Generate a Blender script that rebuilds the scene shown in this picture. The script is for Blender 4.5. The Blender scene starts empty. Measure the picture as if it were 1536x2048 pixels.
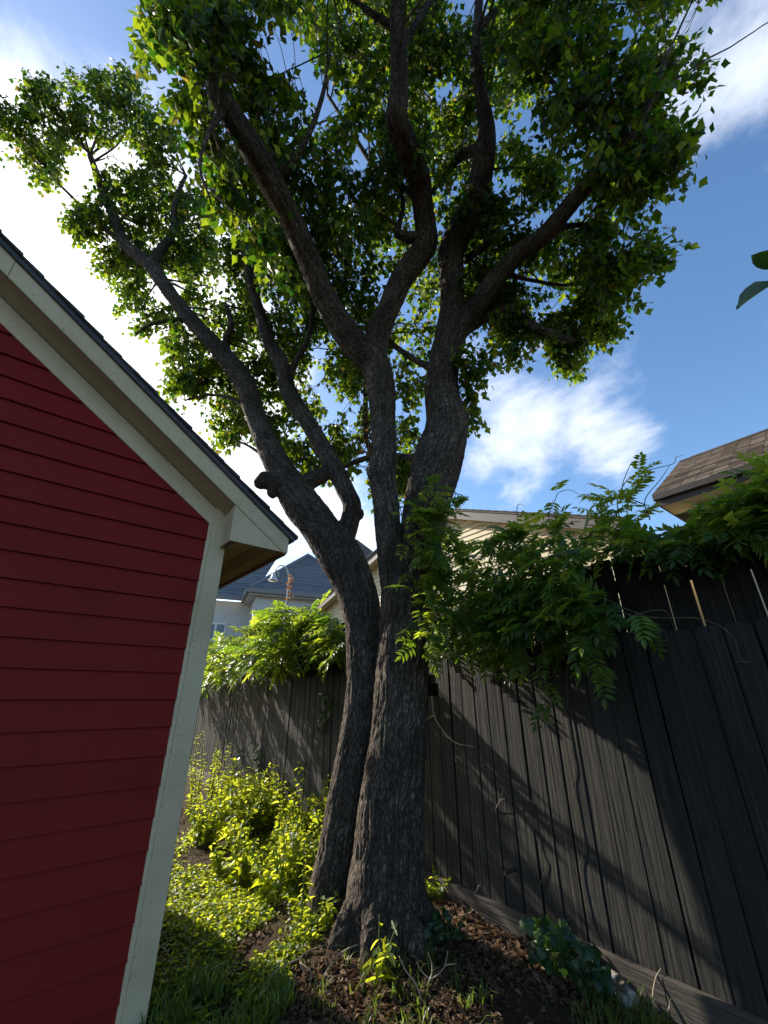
import bpy, bmesh, math, random
import numpy as np
from mathutils import Vector, Matrix

random.seed(7)
RNG = np.random.default_rng(11)
SC = bpy.context.scene
COL = SC.collection
rad = math.radians

# ---------------------------------------------------------------- camera
CAM_H, FPX, PITCH = 1.5, 825.0, rad(24.2)
cd = bpy.data.cameras.new('camera'); cam = bpy.data.objects.new('camera', cd); COL.objects.link(cam)
cam.location = (0, 0, CAM_H); cam.rotation_euler = (rad(90) + PITCH, 0, 0)
cd.sensor_fit = 'VERTICAL'; cd.sensor_height = 24.0; cd.lens = FPX / 2048 * 24.0
cd.clip_start = 0.05; cd.clip_end = 2000
SC.camera = cam

# ---------------------------------------------------------------- light
SUN_AZ, SUN_EL = rad(52.5), rad(28.0)         # azimuth to the left of the view direction
SUN_DIR = Vector((-math.sin(SUN_AZ) * math.cos(SUN_EL), math.cos(SUN_AZ) * math.cos(SUN_EL), math.sin(SUN_EL)))
sd = bpy.data.lights.new('sun', 'SUN'); sun = bpy.data.objects.new('sun', sd); COL.objects.link(sun)
sd.energy = 5.0; sd.angle = rad(0.55); sd.color = (1.0, 0.93, 0.80)
sun.rotation_euler = SUN_DIR.to_track_quat('Z', 'Y').to_euler(); sun.location = SUN_DIR * 60
SC.view_settings.view_transform = 'Standard'; SC.view_settings.look = 'None'
SC.view_settings.exposure = 0.88; SC.view_settings.gamma = 1.0
SC.view_settings.use_curve_mapping = False

SC.render.engine = 'CYCLES'; SC.cycles.max_bounces = 5; SC.cycles.diffuse_bounces = 3; SC.cycles.glossy_bounces = 2; SC.cycles.transmission_bounces = 2
CT, ST = math.cos(PITCH), math.sin(PITCH)
def ray(x, y):
    u = (x - 768) / FPX; v = (1024 - y) / FPX
    return np.array([u, CT - v * ST, ST + v * CT])
CAM = np.array([0, 0, CAM_H])

# world: physical sky with a thin broken cloud layer
W = bpy.data.worlds.new('World'); SC.world = W; W.use_nodes = True
wn, wl = W.node_tree.nodes, W.node_tree.links
wn.clear()
def N(nodes, t, **k):
    n = nodes.new(t)
    for a, b in k.items(): setattr(n, a, b)
    return n
def wmath(op, a, b=None, c=None, clamp=False):
    n = N(wn, 'ShaderNodeMath', operation=op); n.use_clamp = clamp
    for i, x in enumerate((a, b, c)):
        if x is None: continue
        if isinstance(x, (int, float)): n.inputs[i].default_value = x
        else: wl.new(x, n.inputs[i])
    return n.outputs[0]
sky = N(wn, 'ShaderNodeTexSky', sky_type='NISHITA'); sky.sun_disc = False
sky.sun_elevation = SUN_EL; sky.sun_rotation = -SUN_AZ; sky.altitude = 0; sky.air_density = 1.0; sky.dust_density = 0.9; sky.ozone_density = 2.0
tc = N(wn, 'ShaderNodeTexCoord')
sep = N(wn, 'ShaderNodeSeparateXYZ'); wl.new(tc.outputs['Generated'], sep.inputs[0])
zz = wmath('ADD', wmath('MAXIMUM', sep.outputs[2], 0.0), 0.22)
cmb = N(wn, 'ShaderNodeCombineXYZ')
wl.new(wmath('DIVIDE', sep.outputs[0], zz), cmb.inputs[0]); wl.new(wmath('DIVIDE', sep.outputs[1], zz), cmb.inputs[1]); cmb.inputs[2].default_value = 3.7
n1 = N(wn, 'ShaderNodeTexNoise'); n1.inputs['Scale'].default_value = 2.3; n1.inputs['Detail'].default_value = 9; n1.inputs['Roughness'].default_value = 0.6; n1.inputs['Distortion'].default_value = 0.25
wl.new(cmb.outputs[0], n1.inputs['Vector'])
def dotdir(px, py):
    r = Vector(ray(px, py)).normalized()
    n = N(wn, 'ShaderNodeVectorMath', operation='DOT_PRODUCT'); wl.new(tc.outputs['Generated'], n.inputs[0]); n.inputs[1].default_value = r
    return n.outputs['Value']
def puff(px, py, deg, amt):       # a bank of denser cloud round one bearing
    c = math.cos(rad(deg))
    return wmath('MULTIPLY', wmath('SMOOTH_MIN', wmath('MAXIMUM', wmath('DIVIDE', wmath('SUBTRACT', dotdir(px, py), c), 1 - c), 0.0), 1.0, 0.1), amt)
cov = n1.outputs['Fac']
for p in ((1120, 880, 13, 0.17), (1010, 850, 7, 0.08), (1220, 920, 7, 0.08), (1500, 70, 11, 0.16), (1530, 880, 6, 0.12), (40, 500, 14, 0.24), (260, 720, 22, 0.36), (100, 40, 12, 0.05), (640, 1090, 14, 0.16), (20, 700, 30, 0.2)):
    cov = wmath('ADD', cov, puff(*p))
mr = N(wn, 'ShaderNodeMapRange', interpolation_type='SMOOTHSTEP'); wl.new(cov, mr.inputs['Value'])
mr.inputs['From Min'].default_value = 0.54; mr.inputs['From Max'].default_value = 0.80; mr.inputs['To Max'].default_value = 0.92
sdot = N(wn, 'ShaderNodeVectorMath', operation='DOT_PRODUCT'); wl.new(tc.outputs['Generated'], sdot.inputs[0]); sdot.inputs[1].default_value = SUN_DIR
glow = wmath('POWER', wmath('MAXIMUM', sdot.outputs['Value'], 0.0), 7.0)      # thin cloud scatters sunlight forward
cb = N(wn, 'ShaderNodeMixRGB'); cb.inputs[1].default_value = (4.2, 4.5, 5.1, 1); cb.inputs[2].default_value = (9.5, 9.3, 9.0, 1); wl.new(glow, cb.inputs[0])
mx = N(wn, 'ShaderNodeMixRGB'); wl.new(mr.outputs[0], mx.inputs[0]); hs = N(wn, 'ShaderNodeHueSaturation'); hs.inputs['Saturation'].default_value = 1.15; wl.new(sky.outputs[0], hs.inputs['Color']); wl.new(hs.outputs[0], mx.inputs[1]); wl.new(cb.outputs[0], mx.inputs[2])
bg = N(wn, 'ShaderNodeBackground'); bg.inputs['Strength'].default_value = 0.145; wl.new(mx.outputs[0], bg.inputs['Color'])
wo = N(wn, 'ShaderNodeOutputWorld'); wl.new(bg.outputs[0], wo.inputs['Surface'])

# ---------------------------------------------------------------- frames of reference (metres)
AF = rad(37.6); FN = np.array([math.cos(AF), math.sin(AF), 0]); FD = np.array([-math.sin(AF), math.cos(AF), 0]); FDIST = 3.0
AS = rad(50.3); SD = np.array([math.sin(AS), math.cos(AS), 0]); SN = np.array([-math.cos(AS), math.sin(AS), 0]); SDIST = 3.24
UP = np.array([0, 0, 1.0])
def PT(x, y, t): return CAM + ray(x, y) * t
def PY(x, y, Y): r = ray(x, y); return CAM + r * (Y / r[1])
def PF(x, y, off=0.0): r = ray(x, y); return CAM + r * ((FDIST + off) / (FN @ r))
def PG(x, y, z=0.0): r = ray(x, y); return CAM + r * ((z - CAM_H) / r[2])
def FW(s, off, z): return FD * s + FN * (FDIST + off) + UP * z       # fence frame: along, behind, up
def SW(s, out, z): return SD * s + SN * (SDIST - out) + UP * z       # shed frame: along gable, towards viewer, up
def fcoord(p): return p @ FD, p @ FN - FDIST, p[2]

# ---------------------------------------------------------------- numpy gradient noise
_perm = np.random.default_rng(3).permutation(256); _perm = np.concatenate([_perm, _perm, _perm])
_g = np.random.default_rng(5).normal(size=(256, 3)); _g /= np.linalg.norm(_g, axis=1)[:, None]
def pnoise(p):
    p = np.asarray(p, float); i = np.floor(p).astype(int); f = p - i; i &= 255
    w = f * f * f * (f * (f * 6 - 15) + 10); out = 0
    for dx in (0, 1):
        for dy in (0, 1):
            for dz in (0, 1):
                h = _perm[_perm[_perm[(i[:, 0] + dx) & 255] + ((i[:, 1] + dy) & 255)] + ((i[:, 2] + dz) & 255)]
                d = np.einsum('ij,ij->i', _g[h], f - np.array([dx, dy, dz]))
                out = out + d * (w[:, 0] if dx else 1 - w[:, 0]) * (w[:, 1] if dy else 1 - w[:, 1]) * (w[:, 2] if dz else 1 - w[:, 2])
    return out
def fbm(p, o=4):
    s, a = 0, 1.0
    for k in range(o): s = s + a * pnoise(np.asarray(p) * 2 ** k + 17.3 * k); a *= .5
    return s

# ---------------------------------------------------------------- material helpers
def mat(name):
    m = bpy.data.materials.new(name); m.use_nodes = True; m.node_tree.nodes.clear()
    return m, m.node_tree.nodes, m.node_tree.links
def mth(nd, lk, op, a, b=None, clamp=False):
    n = nd.new('ShaderNodeMath'); n.operation = op; n.use_clamp = clamp
    for i, x in enumerate((a, b)):
        if x is None: continue
        if isinstance(x, (int, float)): n.inputs[i].default_value = x
        else: lk.new(x, n.inputs[i])
    return n.outputs[0]
def ramp(nd, lk, fac, stops):
    r = nd.new('ShaderNodeValToRGB'); e = r.color_ramp.elements
    while len(e) < len(stops): e.new(0.5)
    for q, (p, c) in zip(e, stops): q.position = p; q.color = (*c, 1) if len(c) == 3 else c
    lk.new(fac, r.inputs[0]); return r.outputs[0]
def noise(nd, lk, vec, scale, detail=5, rough=0.6, dist=0.0):
    n = nd.new('ShaderNodeTexNoise'); n.inputs['Scale'].default_value = scale; n.inputs['Detail'].default_value = detail
    n.inputs['Roughness'].default_value = rough; n.inputs['Distortion'].default_value = dist
    if vec is not None: lk.new(vec, n.inputs['Vector'])
    return n.outputs['Fac']
def mapping(nd, lk, vec, scale=(1, 1, 1), loc=None):
    n = nd.new('ShaderNodeMapping'); n.inputs['Scale'].default_value = scale; lk.new(vec, n.inputs['Vector'])
    if loc is not None: lk.new(loc, n.inputs['Location'])
    return n.outputs[0]
def bump(nd, lk, h, strength=0.5, dist=0.01):
    b = nd.new('ShaderNodeBump'); b.inputs['Strength'].default_value = strength; b.inputs['Distance'].default_value = dist; lk.new(h, b.inputs['Height']); return b.outputs[0]
def finish(m, nd, lk, color, rough=0.7, normal=None, spec=0.3, metal=0.0):
    p = nd.new('ShaderNodeBsdfPrincipled')
    for k, v in (('Base Color', color), ('Roughness', rough), ('Metallic', metal), ('Specular IOR Level', spec)):
        if isinstance(v, (int, float)): p.inputs[k].default_value = v
        elif isinstance(v, tuple): p.inputs[k].default_value = (*v, 1)
        else: lk.new(v, p.inputs[k])
    if normal is not None: lk.new(normal, p.inputs['Normal'])
    o = nd.new('ShaderNodeOutputMaterial'); lk.new(p.outputs[0], o.inputs['Surface']); return m
def mixc(nd, lk, f, a, b, typ='MIX'):
    n = nd.new('ShaderNodeMixRGB'); n.blend_type = typ
    for i, x in enumerate((f, a, b)):
        if isinstance(x, (int, float)): n.inputs[i].default_value = x
        elif isinstance(x, tuple): n.inputs[i].default_value = (*x, 1)
        else: lk.new(x, n.inputs[i])
    return n.outputs[0]
def texco(nd, kind='Object'):
    return nd.new('ShaderNodeTexCoord').outputs[kind]
def objrand(nd): return nd.new('ShaderNodeObjectInfo').outputs['Random']
def worldpos(nd): return nd.new('ShaderNodeNewGeometry').outputs['Position']

def painted(name, col, dirt, rough=0.5, dirt_amt=0.5, speck=False, grain=False, spec=.35):
    m, nd, lk = mat(name); w = worldpos(nd); r = objrand(nd)
    big = noise(nd, lk, w, 2.2, 5, .65); fine = noise(nd, lk, w, 38, 4, .6)
    c = mixc(nd, lk, ramp(nd, lk, big, [(0.42, (0, 0, 0)), (0.75, (dirt_amt,) * 3)]), col, dirt)
    c = mixc(nd, lk, 0.12, c, mixc(nd, lk, fine, (.25, .25, .25), (.8, .8, .8)), 'OVERLAY')
    c = mixc(nd, lk, ramp(nd, lk, r, [(0, (0, 0, 0)), (1, (.16,) * 3)]), c, dirt)
    if speck:
        s = noise(nd, lk, w, 60, 3, .75); s2 = noise(nd, lk, w, 5, 3, .6)
        k = mth(nd, lk, 'MULTIPLY', ramp(nd, lk, s, [(0.60, (0, 0, 0)), (0.66, (1, 1, 1))]), ramp(nd, lk, s2, [(0.46, (0, 0, 0)), (0.58, (1, 1, 1))]))
        c = mixc(nd, lk, mth(nd, lk, 'MULTIPLY', k, .75), c, (.06, .055, .05))
    h = noise(nd, lk, w, 120, 4, .6)
    if grain:
        h = noise(nd, lk, mapping(nd, lk, texco(nd), (3, 3, 55)), 2.0, 6, .65)
    return finish(m, nd, lk, c, rough, bump(nd, lk, h, .25, .002), spec)
M_RED = painted('red_paint', (.195, .0125, .0095), (.125, .010, .008), .62, .45, grain=True, spec=.13)
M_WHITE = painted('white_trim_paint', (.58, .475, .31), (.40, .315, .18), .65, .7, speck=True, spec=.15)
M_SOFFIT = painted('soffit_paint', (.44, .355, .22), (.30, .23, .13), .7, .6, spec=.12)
M_SHADEF = painted('shade_brown_fascia', (.16, .06, .04), (.09, .04, .03), .6, .5)  # dark brown puts the shade on the eave fascia into its colour
M_DRIP = painted('dark_drip_edge', (.055, .055, .055), (.03, .03, .03), .5, .4)
M_STUCCO = painted('pale_stucco', (.60, .60, .57), (.46, .45, .42), .85, .5)
M_STUCCO2 = painted('white_stucco', (.74, .74, .73), (.60, .60, .58), .85, .4)
M_CREAM = painted('cream_siding_paint', (.62, .52, .33), (.48, .39, .24), .6, .5)
M_DARKTRIM = painted('dark_brown_trim', (.055, .042, .036), (.03, .025, .02), .5, .5)
M_GREYTRIM = painted('grey_brown_fascia', (.15, .125, .115), (.09, .075, .07), .6, .5)
M_LAMP = painted('galvanised_lamp_metal', (.62, .64, .66), (.45, .46, .47), .35, .4)
M_WINF = painted('window_frame_white', (.8, .8, .78), (.6, .6, .58), .4, .3)

def shingle_mat(name, a, b):
    m, nd, lk = mat(name); w = worldpos(nd); r = objrand(nd)
    f = noise(nd, lk, w, 180, 3, .7); g = noise(nd, lk, w, 3.5, 4, .6)
    v = nd.new('ShaderNodeTexVoronoi'); v.inputs['Scale'].default_value = 4.2; lk.new(w, v.inputs['Vector'])
    t = mth(nd, lk, 'ADD', mth(nd, lk, 'MULTIPLY', f, .35), mth(nd, lk, 'ADD', mth(nd, lk, 'MULTIPLY', g, .35), mth(nd, lk, 'MULTIPLY', r, .3)))
    c = ramp(nd, lk, t, [(0.28, a), (0.72, b)])
    return finish(m, nd, lk, c, .92, bump(nd, lk, f, .5, .004), .2)
M_SHED_SH = shingle_mat('charcoal_shingle', (.04, .04, .042), (.085, .083, .08))
M_SLATE = shingle_mat('blue_grey_shingle', (.115, .12, .13), (.20, .205, .215))
M_BRSH = shingle_mat('brown_shingle', (.15, .118, .092), (.34, .275, .22))
M_TAUPE = shingle_mat('taupe_shingle', (.10, .085, .075), (.18, .155, .135))

def wood(name, a, b, c_, along=None):
    m, nd, lk = mat(name); r = objrand(nd); o = texco(nd)
    if along is not None:                                  # grain runs along this direction instead of upwards
        cx = nd.new('ShaderNodeCombineXYZ')
        for i, d_ in enumerate((np.cross(along, UP), UP, along)):
            dn = nd.new('ShaderNodeVectorMath'); dn.operation = 'DOT_PRODUCT'; lk.new(o, dn.inputs[0]); dn.inputs[1].default_value = tuple(d_); lk.new(dn.outputs['Value'], cx.inputs[i])
        o = cx.outputs[0]
    cm = nd.new('ShaderNodeCombineXYZ'); k = mth(nd, lk, 'MULTIPLY', r, 37.0); lk.new(k, cm.inputs[0]); lk.new(k, cm.inputs[2])
    v = mapping(nd, lk, o, (14, 14, .55), cm.outputs[0])
    g = noise(nd, lk, v, 1.6, 8, .62, 1.1)
    v2 = mapping(nd, lk, o, (75, 75, 1.1), cm.outputs[0]); g2 = noise(nd, lk, v2, 1.0, 4, .7, .3)
    big = noise(nd, lk, mapping(nd, lk, o, (2, 2, .8), cm.outputs[0]), 1.3, 4, .6)
    t = mth(nd, lk, 'ADD', mth(nd, lk, 'MULTIPLY', g, .55), mth(nd, lk, 'MULTIPLY', g2, .45))
    col = ramp(nd, lk, t, [(0.33, a), (0.52, b), (0.70, c_)])
    col = mixc(nd, lk, ramp(nd, lk, big, [(.35, (0, 0, 0)), (.75, (.55,) * 3)]), col, a)
    col = mixc(nd, lk, mth(nd, lk, 'MULTIPLY', r, .35), col, b)
    vo = nd.new('ShaderNodeTexVoronoi'); vo.inputs['Scale'].default_value = 1.0; lk.new(mapping(nd, lk, o, (9, 9, 1.9), cm.outputs[0]), vo.inputs['Vector'])
    knot = ramp(nd, lk, vo.outputs['Distance'], [(0.05, (1, 1, 1)), (0.16, (0, 0, 0))])
    col = mixc(nd, lk, mth(nd, lk, 'MULTIPLY', knot, .7), col, tuple(x * .45 for x in a))
    h = mth(nd, lk, 'ADD', mth(nd, lk, 'MULTIPLY', ramp(nd, lk, g, [(.3, (0, 0, 0)), (.62, (1, 1, 1))]), .8), mth(nd, lk, 'MULTIPLY', g2, .55))
    return finish(m, nd, lk, col, .82, bump(nd, lk, h, 1.0, .011), .25)
M_PLANK = wood('charcoal_stained_plank', (.014, .0135, .0125), (.034, .0315, .028), (.082, .068, .050))
M_PLANK2 = wood('weathered_plank', (.007, .0058, .0048), (.020, .016, .013), (.058, .046, .036))
M_ROT = wood('rot_board_wood', (.05, .042, .034), (.09, .075, .062), (.14, .118, .096), FD)
M_LOG = wood('bleached_wood', (.22, .19, .16), (.48, .45, .40), (.68, .65, .60))

def bark_mat(name='bark'):
    m, nd, lk = mat(name)
    a = nd.new('ShaderNodeAttribute'); a.attribute_name = 'bark'; v = a.outputs['Vector']
    vo = nd.new('ShaderNodeTexVoronoi'); vo.feature = 'DISTANCE_TO_EDGE'; vo.inputs['Scale'].default_value = 1.0
    wob = noise(nd, lk, mapping(nd, lk, v, (30, 30, 9)), 1.0, 4, .7); wob2 = noise(nd, lk, mapping(nd, lk, v, (25, 25, 7)), 1.3, 3, .7)
    wv = mapping(nd, lk, v, (50, 50, 15))
    cb_ = nd.new('ShaderNodeCombineXYZ'); lk.new(wob, cb_.inputs[0]); lk.new(wob2, cb_.inputs[1]); lk.new(wob, cb_.inputs[2])
    sc = nd.new('ShaderNodeVectorMath'); sc.operation = 'SCALE'; sc.inputs['Scale'].default_value = 2.6; lk.new(cb_.outputs[0], sc.inputs[0])
    ad = nd.new('ShaderNodeVectorMath'); ad.operation = 'ADD'; lk.new(wv, ad.inputs[0]); lk.new(sc.outputs[0], ad.inputs[1])
    lk.new(ad.outputs[0], vo.inputs['Vector'])
    cr = ramp(nd, lk, vo.outputs['Distance'], [(0.0, (0, 0, 0)), (0.30, (1, 1, 1))])
    fi = noise(nd, lk, mapping(nd, lk, v, (150, 150, 50)), 1.0, 5, .7); bi = noise(nd, lk, v, 3.2, 4, .6)
    gr = ramp(nd, lk, noise(nd, lk, mapping(nd, lk, v, (34, 34, 4.5)), 1.0, 5, .65, .6), [(.36, (0, 0, 0)), (.55, (1, 1, 1))])
    t = mth(nd, lk, 'ADD', mth(nd, lk, 'MULTIPLY', fi, .5), mth(nd, lk, 'MULTIPLY', bi, .5))
    pl = ramp(nd, lk, t, [(0.32, (.11, .085, .065)), (0.5, (.24, .19, .146)), (0.66, (.46, .38, .30))])
    k_ = mth(nd, lk, 'MULTIPLY', mth(nd, lk, 'ADD', mth(nd, lk, 'MULTIPLY', cr, .8), .2), mth(nd, lk, 'ADD', mth(nd, lk, 'MULTIPLY', gr, .6), .4))
    c = mixc(nd, lk, k_, (.018, .013, .010), pl)
    h = mth(nd, lk, 'ADD', mth(nd, lk, 'ADD', mth(nd, lk, 'MULTIPLY', cr, .7), mth(nd, lk, 'MULTIPLY', gr, .9)), mth(nd, lk, 'MULTIPLY', fi, .6))
    return finish(m, nd, lk, c, .92, bump(nd, lk, h, 1.0, .022), .2)
M_BARK = bark_mat()

def simple_bark(name, a, b, sc=40):
    m, nd, lk = mat(name); w = worldpos(nd); f = noise(nd, lk, w, sc, 5, .65)
    return finish(m, nd, lk, ramp(nd, lk, f, [(.3, a), (.7, b)]), .88, bump(nd, lk, f, .6, .004), .15)
M_TWIG = simple_bark('twig_bark', (.055, .043, .033), (.15, .12, .09))
M_STEM = simple_bark('vine_stem', (.07, .06, .03), (.20, .17, .09))
M_GSTEM = simple_bark('green_stem', (.08, .12, .03), (.18, .22, .07))
M_DRY = simple_bark('dry_twig', (.25, .19, .13), (.46, .38, .28), 90)

def leaf_mat(name, dark, mid, light, tr_a, tr_b, trans=.42, rough=.38, spec=.45, dry=None):
    m, nd, lk = mat(name)
    a = nd.new('ShaderNodeAttribute'); a.attribute_name = 'rnd'
    t = mth(nd, lk, 'FRACT', mth(nd, lk, 'ADD', a.outputs['Fac'], objrand(nd)))
    w = worldpos(nd); f = noise(nd, lk, w, 60, 3, .6)
    t2 = mth(nd, lk, 'ADD', mth(nd, lk, 'MULTIPLY', t, .75), mth(nd, lk, 'MULTIPLY', f, .25))
    c = ramp(nd, lk, t2, [(0.1, dark), (0.5, mid), (0.88, light)])
    tc_ = ramp(nd, lk, t2, [(0.2, tr_a), (0.92, tr_b)])
    if dry:
        k = ramp(nd, lk, t, [(0.972, (0, 0, 0)), (0.98, (1, 1, 1))]); c = mixc(nd, lk, k, c, dry); tc_ = mixc(nd, lk, k, tc_, tuple(min(1, 1.5 * x) for x in dry))
    p = nd.new('ShaderNodeBsdfPrincipled'); lk.new(c, p.inputs['Base Color']); p.inputs['Roughness'].default_value = rough; p.inputs['Specular IOR Level'].default_value = spec
    tr = nd.new('ShaderNodeBsdfTranslucent'); lk.new(tc_, tr.inputs['Color'])
    mi = nd.new('ShaderNodeMixShader'); mi.inputs[0].default_value = trans; lk.new(p.outputs[0], mi.inputs[1]); lk.new(tr.outputs[0], mi.inputs[2])
    o = nd.new('ShaderNodeOutputMaterial'); lk.new(mi.outputs[0], o.inputs['Surface']); return m
M_LEAF = leaf_mat('tallow_leaf', (.015, .040, .009), (.028, .070, .013), (.050, .11, .018), (.05, .17, .008), (.50, .62, .02), .40, .45, .28, dry=(.30, .22, .03))
M_WIST = leaf_mat('wisteria_leaf', (.020, .055, .016), (.040, .10, .022), (.075, .16, .03), (.24, .42, .02), (.70, .76, .05), .47, .38, .40)
M_WISTDRY = leaf_mat('dry_brown_leaf', (.16, .07, .03), (.24, .11, .045), (.32, .16, .07), (.3, .13, .04), (.45, .22, .08), .4, .6, .2)
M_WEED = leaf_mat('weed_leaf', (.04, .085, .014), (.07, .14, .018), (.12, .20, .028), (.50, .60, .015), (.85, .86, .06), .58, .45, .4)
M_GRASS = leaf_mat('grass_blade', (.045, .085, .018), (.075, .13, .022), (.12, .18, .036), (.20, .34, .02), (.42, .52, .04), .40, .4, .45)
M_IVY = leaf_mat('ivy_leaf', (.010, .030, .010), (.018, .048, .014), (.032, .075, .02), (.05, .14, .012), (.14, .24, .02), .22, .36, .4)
M_LITTER = leaf_mat('dead_leaf', (.05, .028, .016), (.11, .064, .035), (.20, .125, .075), (.16, .08, .03), (.30, .17, .08), .2, .75, .2)

def ground_mat():
    m, nd, lk = mat('soil'); w = worldpos(nd)
    a = noise(nd, lk, w, 1.3, 6, .65); b = noise(nd, lk, w, 24, 6, .7); c_ = noise(nd, lk, w, 110, 3, .7)
    t = mth(nd, lk, 'ADD', mth(nd, lk, 'MULTIPLY', b, .6), mth(nd, lk, 'MULTIPLY', c_, .4))
    c = ramp(nd, lk, t, [(.3, (.018, .012, .008)), (.52, (.055, .036, .022)), (.72, (.12, .085, .055))])
    c = mixc(nd, lk, ramp(nd, lk, a, [(.48, (0, 0, 0)), (.7, (.45,) * 3)]), c, (.05, .07, .022))
    return finish(m, nd, lk, c, .95, bump(nd, lk, t, .9, .02), .1)
M_SOIL = ground_mat()
def glass_mat():
    m, nd, lk = mat('window_glass'); return finish(m, nd, lk, (.22, .28, .33), .06, None, .8)
M_GLASS = glass_mat()

# ---------------------------------------------------------------- mesh helpers
def link_mesh(name, verts, faces, m, parent=None, smooth=False, attrs=None, kind=None):
    me = bpy.data.meshes.new(name)
    verts = np.asarray(verts, np.float32)
    if isinstance(faces, np.ndarray):
        k = faces.shape[1]; nf = len(faces)
        me.vertices.add(len(verts)); me.vertices.foreach_set('co', verts.ravel())
        me.loops.add(nf * k); me.loops.foreach_set('vertex_index', faces.astype(np.int32).ravel())
        me.polygons.add(nf); me.polygons.foreach_set('loop_start', np.arange(0, nf * k, k, dtype=np.int32))
        me.update(calc_edges=True); me.validate()
    else:
        me.from_pydata([tuple(map(float, v)) for v in verts], [], faces); me.update()
    if attrs:
        for an, (ty, data) in attrs.items():
            at = me.attributes.new(an, ty, 'POINT'); at.data.foreach_set('vector' if ty == 'FLOAT_VECTOR' else 'value', np.asarray(data, np.float32).ravel())
    if smooth: me.polygons.foreach_set('use_smooth', np.ones(len(me.polygons), bool))
    if m is not None: me.materials.append(m)
    return link_data(name, me, parent, kind)
def link_data(name, me, parent=None, kind=None):
    o = bpy.data.objects.new(name, me); COL.objects.link(o)
    if parent is not None:
        o.parent = parent; o.matrix_parent_inverse = PINV.get(parent.name, Matrix())
    if kind: o['kind'] = kind
    return o
PINV = {}
def thing(name, label, cat, loc=(0, 0, 0), group=None):
    o = bpy.data.objects.new(name, None); COL.objects.link(o); o.location = Vector(map(float, loc)); o.empty_display_size = .1
    o['label'] = label; o['category'] = cat
    if group: o['group'] = group
    PINV[o.name] = Matrix.Translation(o.location).inverted()
    return o
class Acc:
    """collects vertices and faces of ONE piece"""
    def __init__(s): s.v = []; s.f = []
    def add(s, v, f):
        b = len(s.v); s.v += [tuple(map(float, x)) for x in v]; s.f += [[i + b for i in q] for q in f]; return s
    def prism(s, poly, vec):
        n = len(poly); top = [np.asarray(p) + vec for p in poly]
        return s.add(list(poly) + top, [list(range(n))[::-1], list(range(n, 2 * n))] + [[i, (i + 1) % n, n + (i + 1) % n, n + i] for i in range(n)])
    def out(s, name, m, parent=None, bevel=0, smooth=False, kind=None):
        o = link_mesh(name, s.v, s.f, m, parent, smooth, None, kind)
        fix_normals(o.data, bevel); return o
def fix_normals(me, bevel=0):
    bm = bmesh.new(); bm.from_mesh(me)
    bmesh.ops.recalc_face_normals(bm, faces=bm.faces[:])
    if bevel: bmesh.ops.bevel(bm, geom=bm.edges[:], offset=bevel, segments=1, affect='EDGES', clamp_overlap=True)
    bm.to_mesh(me); bm.free()
def catmull(P, n):
    P = np.asarray(P, float); Q = np.vstack([2 * P[0] - P[1], P, 2 * P[-1] - P[-2]]); out = []
    for i in range(1, len(Q) - 2):
        a, b, c, d_ = Q[i - 1], Q[i], Q[i + 1], Q[i + 2]
        for t in np.linspace(0, 1, n, endpoint=False):
            out.append(.5 * (2 * b + (c - a) * t + (2 * a - 5 * b + 4 * c - d_) * t * t + (3 * b - a - 3 * c + d_) * t ** 3))
    out.append(P[-1]); return np.array(out)
def tube(P, R, k=8, cap=True):
    P = np.asarray(P, float); R = np.asarray(R, float); n = len(P)
    T = np.gradient(P, axis=0); T /= np.linalg.norm(T, axis=1)[:, None] + 1e-12
    u = np.cross(T[0], [0.31, 0.77, 0.55]); u /= np.linalg.norm(u); V = []
    for i in range(n):
        u = u - T[i] * (u @ T[i]); u /= np.linalg.norm(u) + 1e-12; w = np.cross(T[i], u)
        an = np.arange(k) * 2 * math.pi / k
        V.append(P[i] + R[i] * (np.cos(an)[:, None] * u + np.sin(an)[:, None] * w))
    V = np.vstack(V); F = []
    for i in range(n - 1):
        for j in range(k): F.append([i * k + j, i * k + (j + 1) % k, (i + 1) * k + (j + 1) % k, (i + 1) * k + j])
    if cap: F.append(list(range(k))[::-1]); F.append([(n - 1) * k + j for j in range(k)])
    return V, F
def tubes_mesh(list_PR, k=4):
    """many thin tubes -> one vertex/face array (quads, open ends)"""
    VV, FF, b = [], [], 0
    for P, R in list_PR:
        V, F = tube(P, R, k, False); VV.append(V); FF.append(np.array(F) + b); b += len(V)
    return np.vstack(VV), np.vstack(FF)
def norm(v): v = np.asarray(v, float); return v / (np.linalg.norm(v, axis=-1, keepdims=True) + 1e-12)
def in_poly(x, y, poly):
    r = np.zeros(len(x), bool); n = len(poly)
    for i in range(n):
        x1, y1 = poly[i]; x2, y2 = poly[(i + 1) % n]
        c = ((y1 > y) != (y2 > y)) & (x < (x2 - x1) * (y - y1) / (y2 - y1 + 1e-9) + x1); r ^= c
    return r
def sample_poly(poly, n, freq=0, thr=-9, seed=0):
    """n image-plane directions inside an outline, clumped by noise"""
    p = np.array(poly, float); lo, hi = p.min(0), p.max(0); out = []; g = np.random.default_rng(seed); tot = 0
    while tot < n:
        q = g.uniform(lo, hi, (n * 3, 2)); q = q[in_poly(q[:, 0], q[:, 1], poly)]
        if freq: q = q[pnoise(np.c_[q * freq, np.full(len(q), seed + .5)]) > thr]
        out.append(q); tot += len(q)
    return np.vstack(out)[:n]
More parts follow.
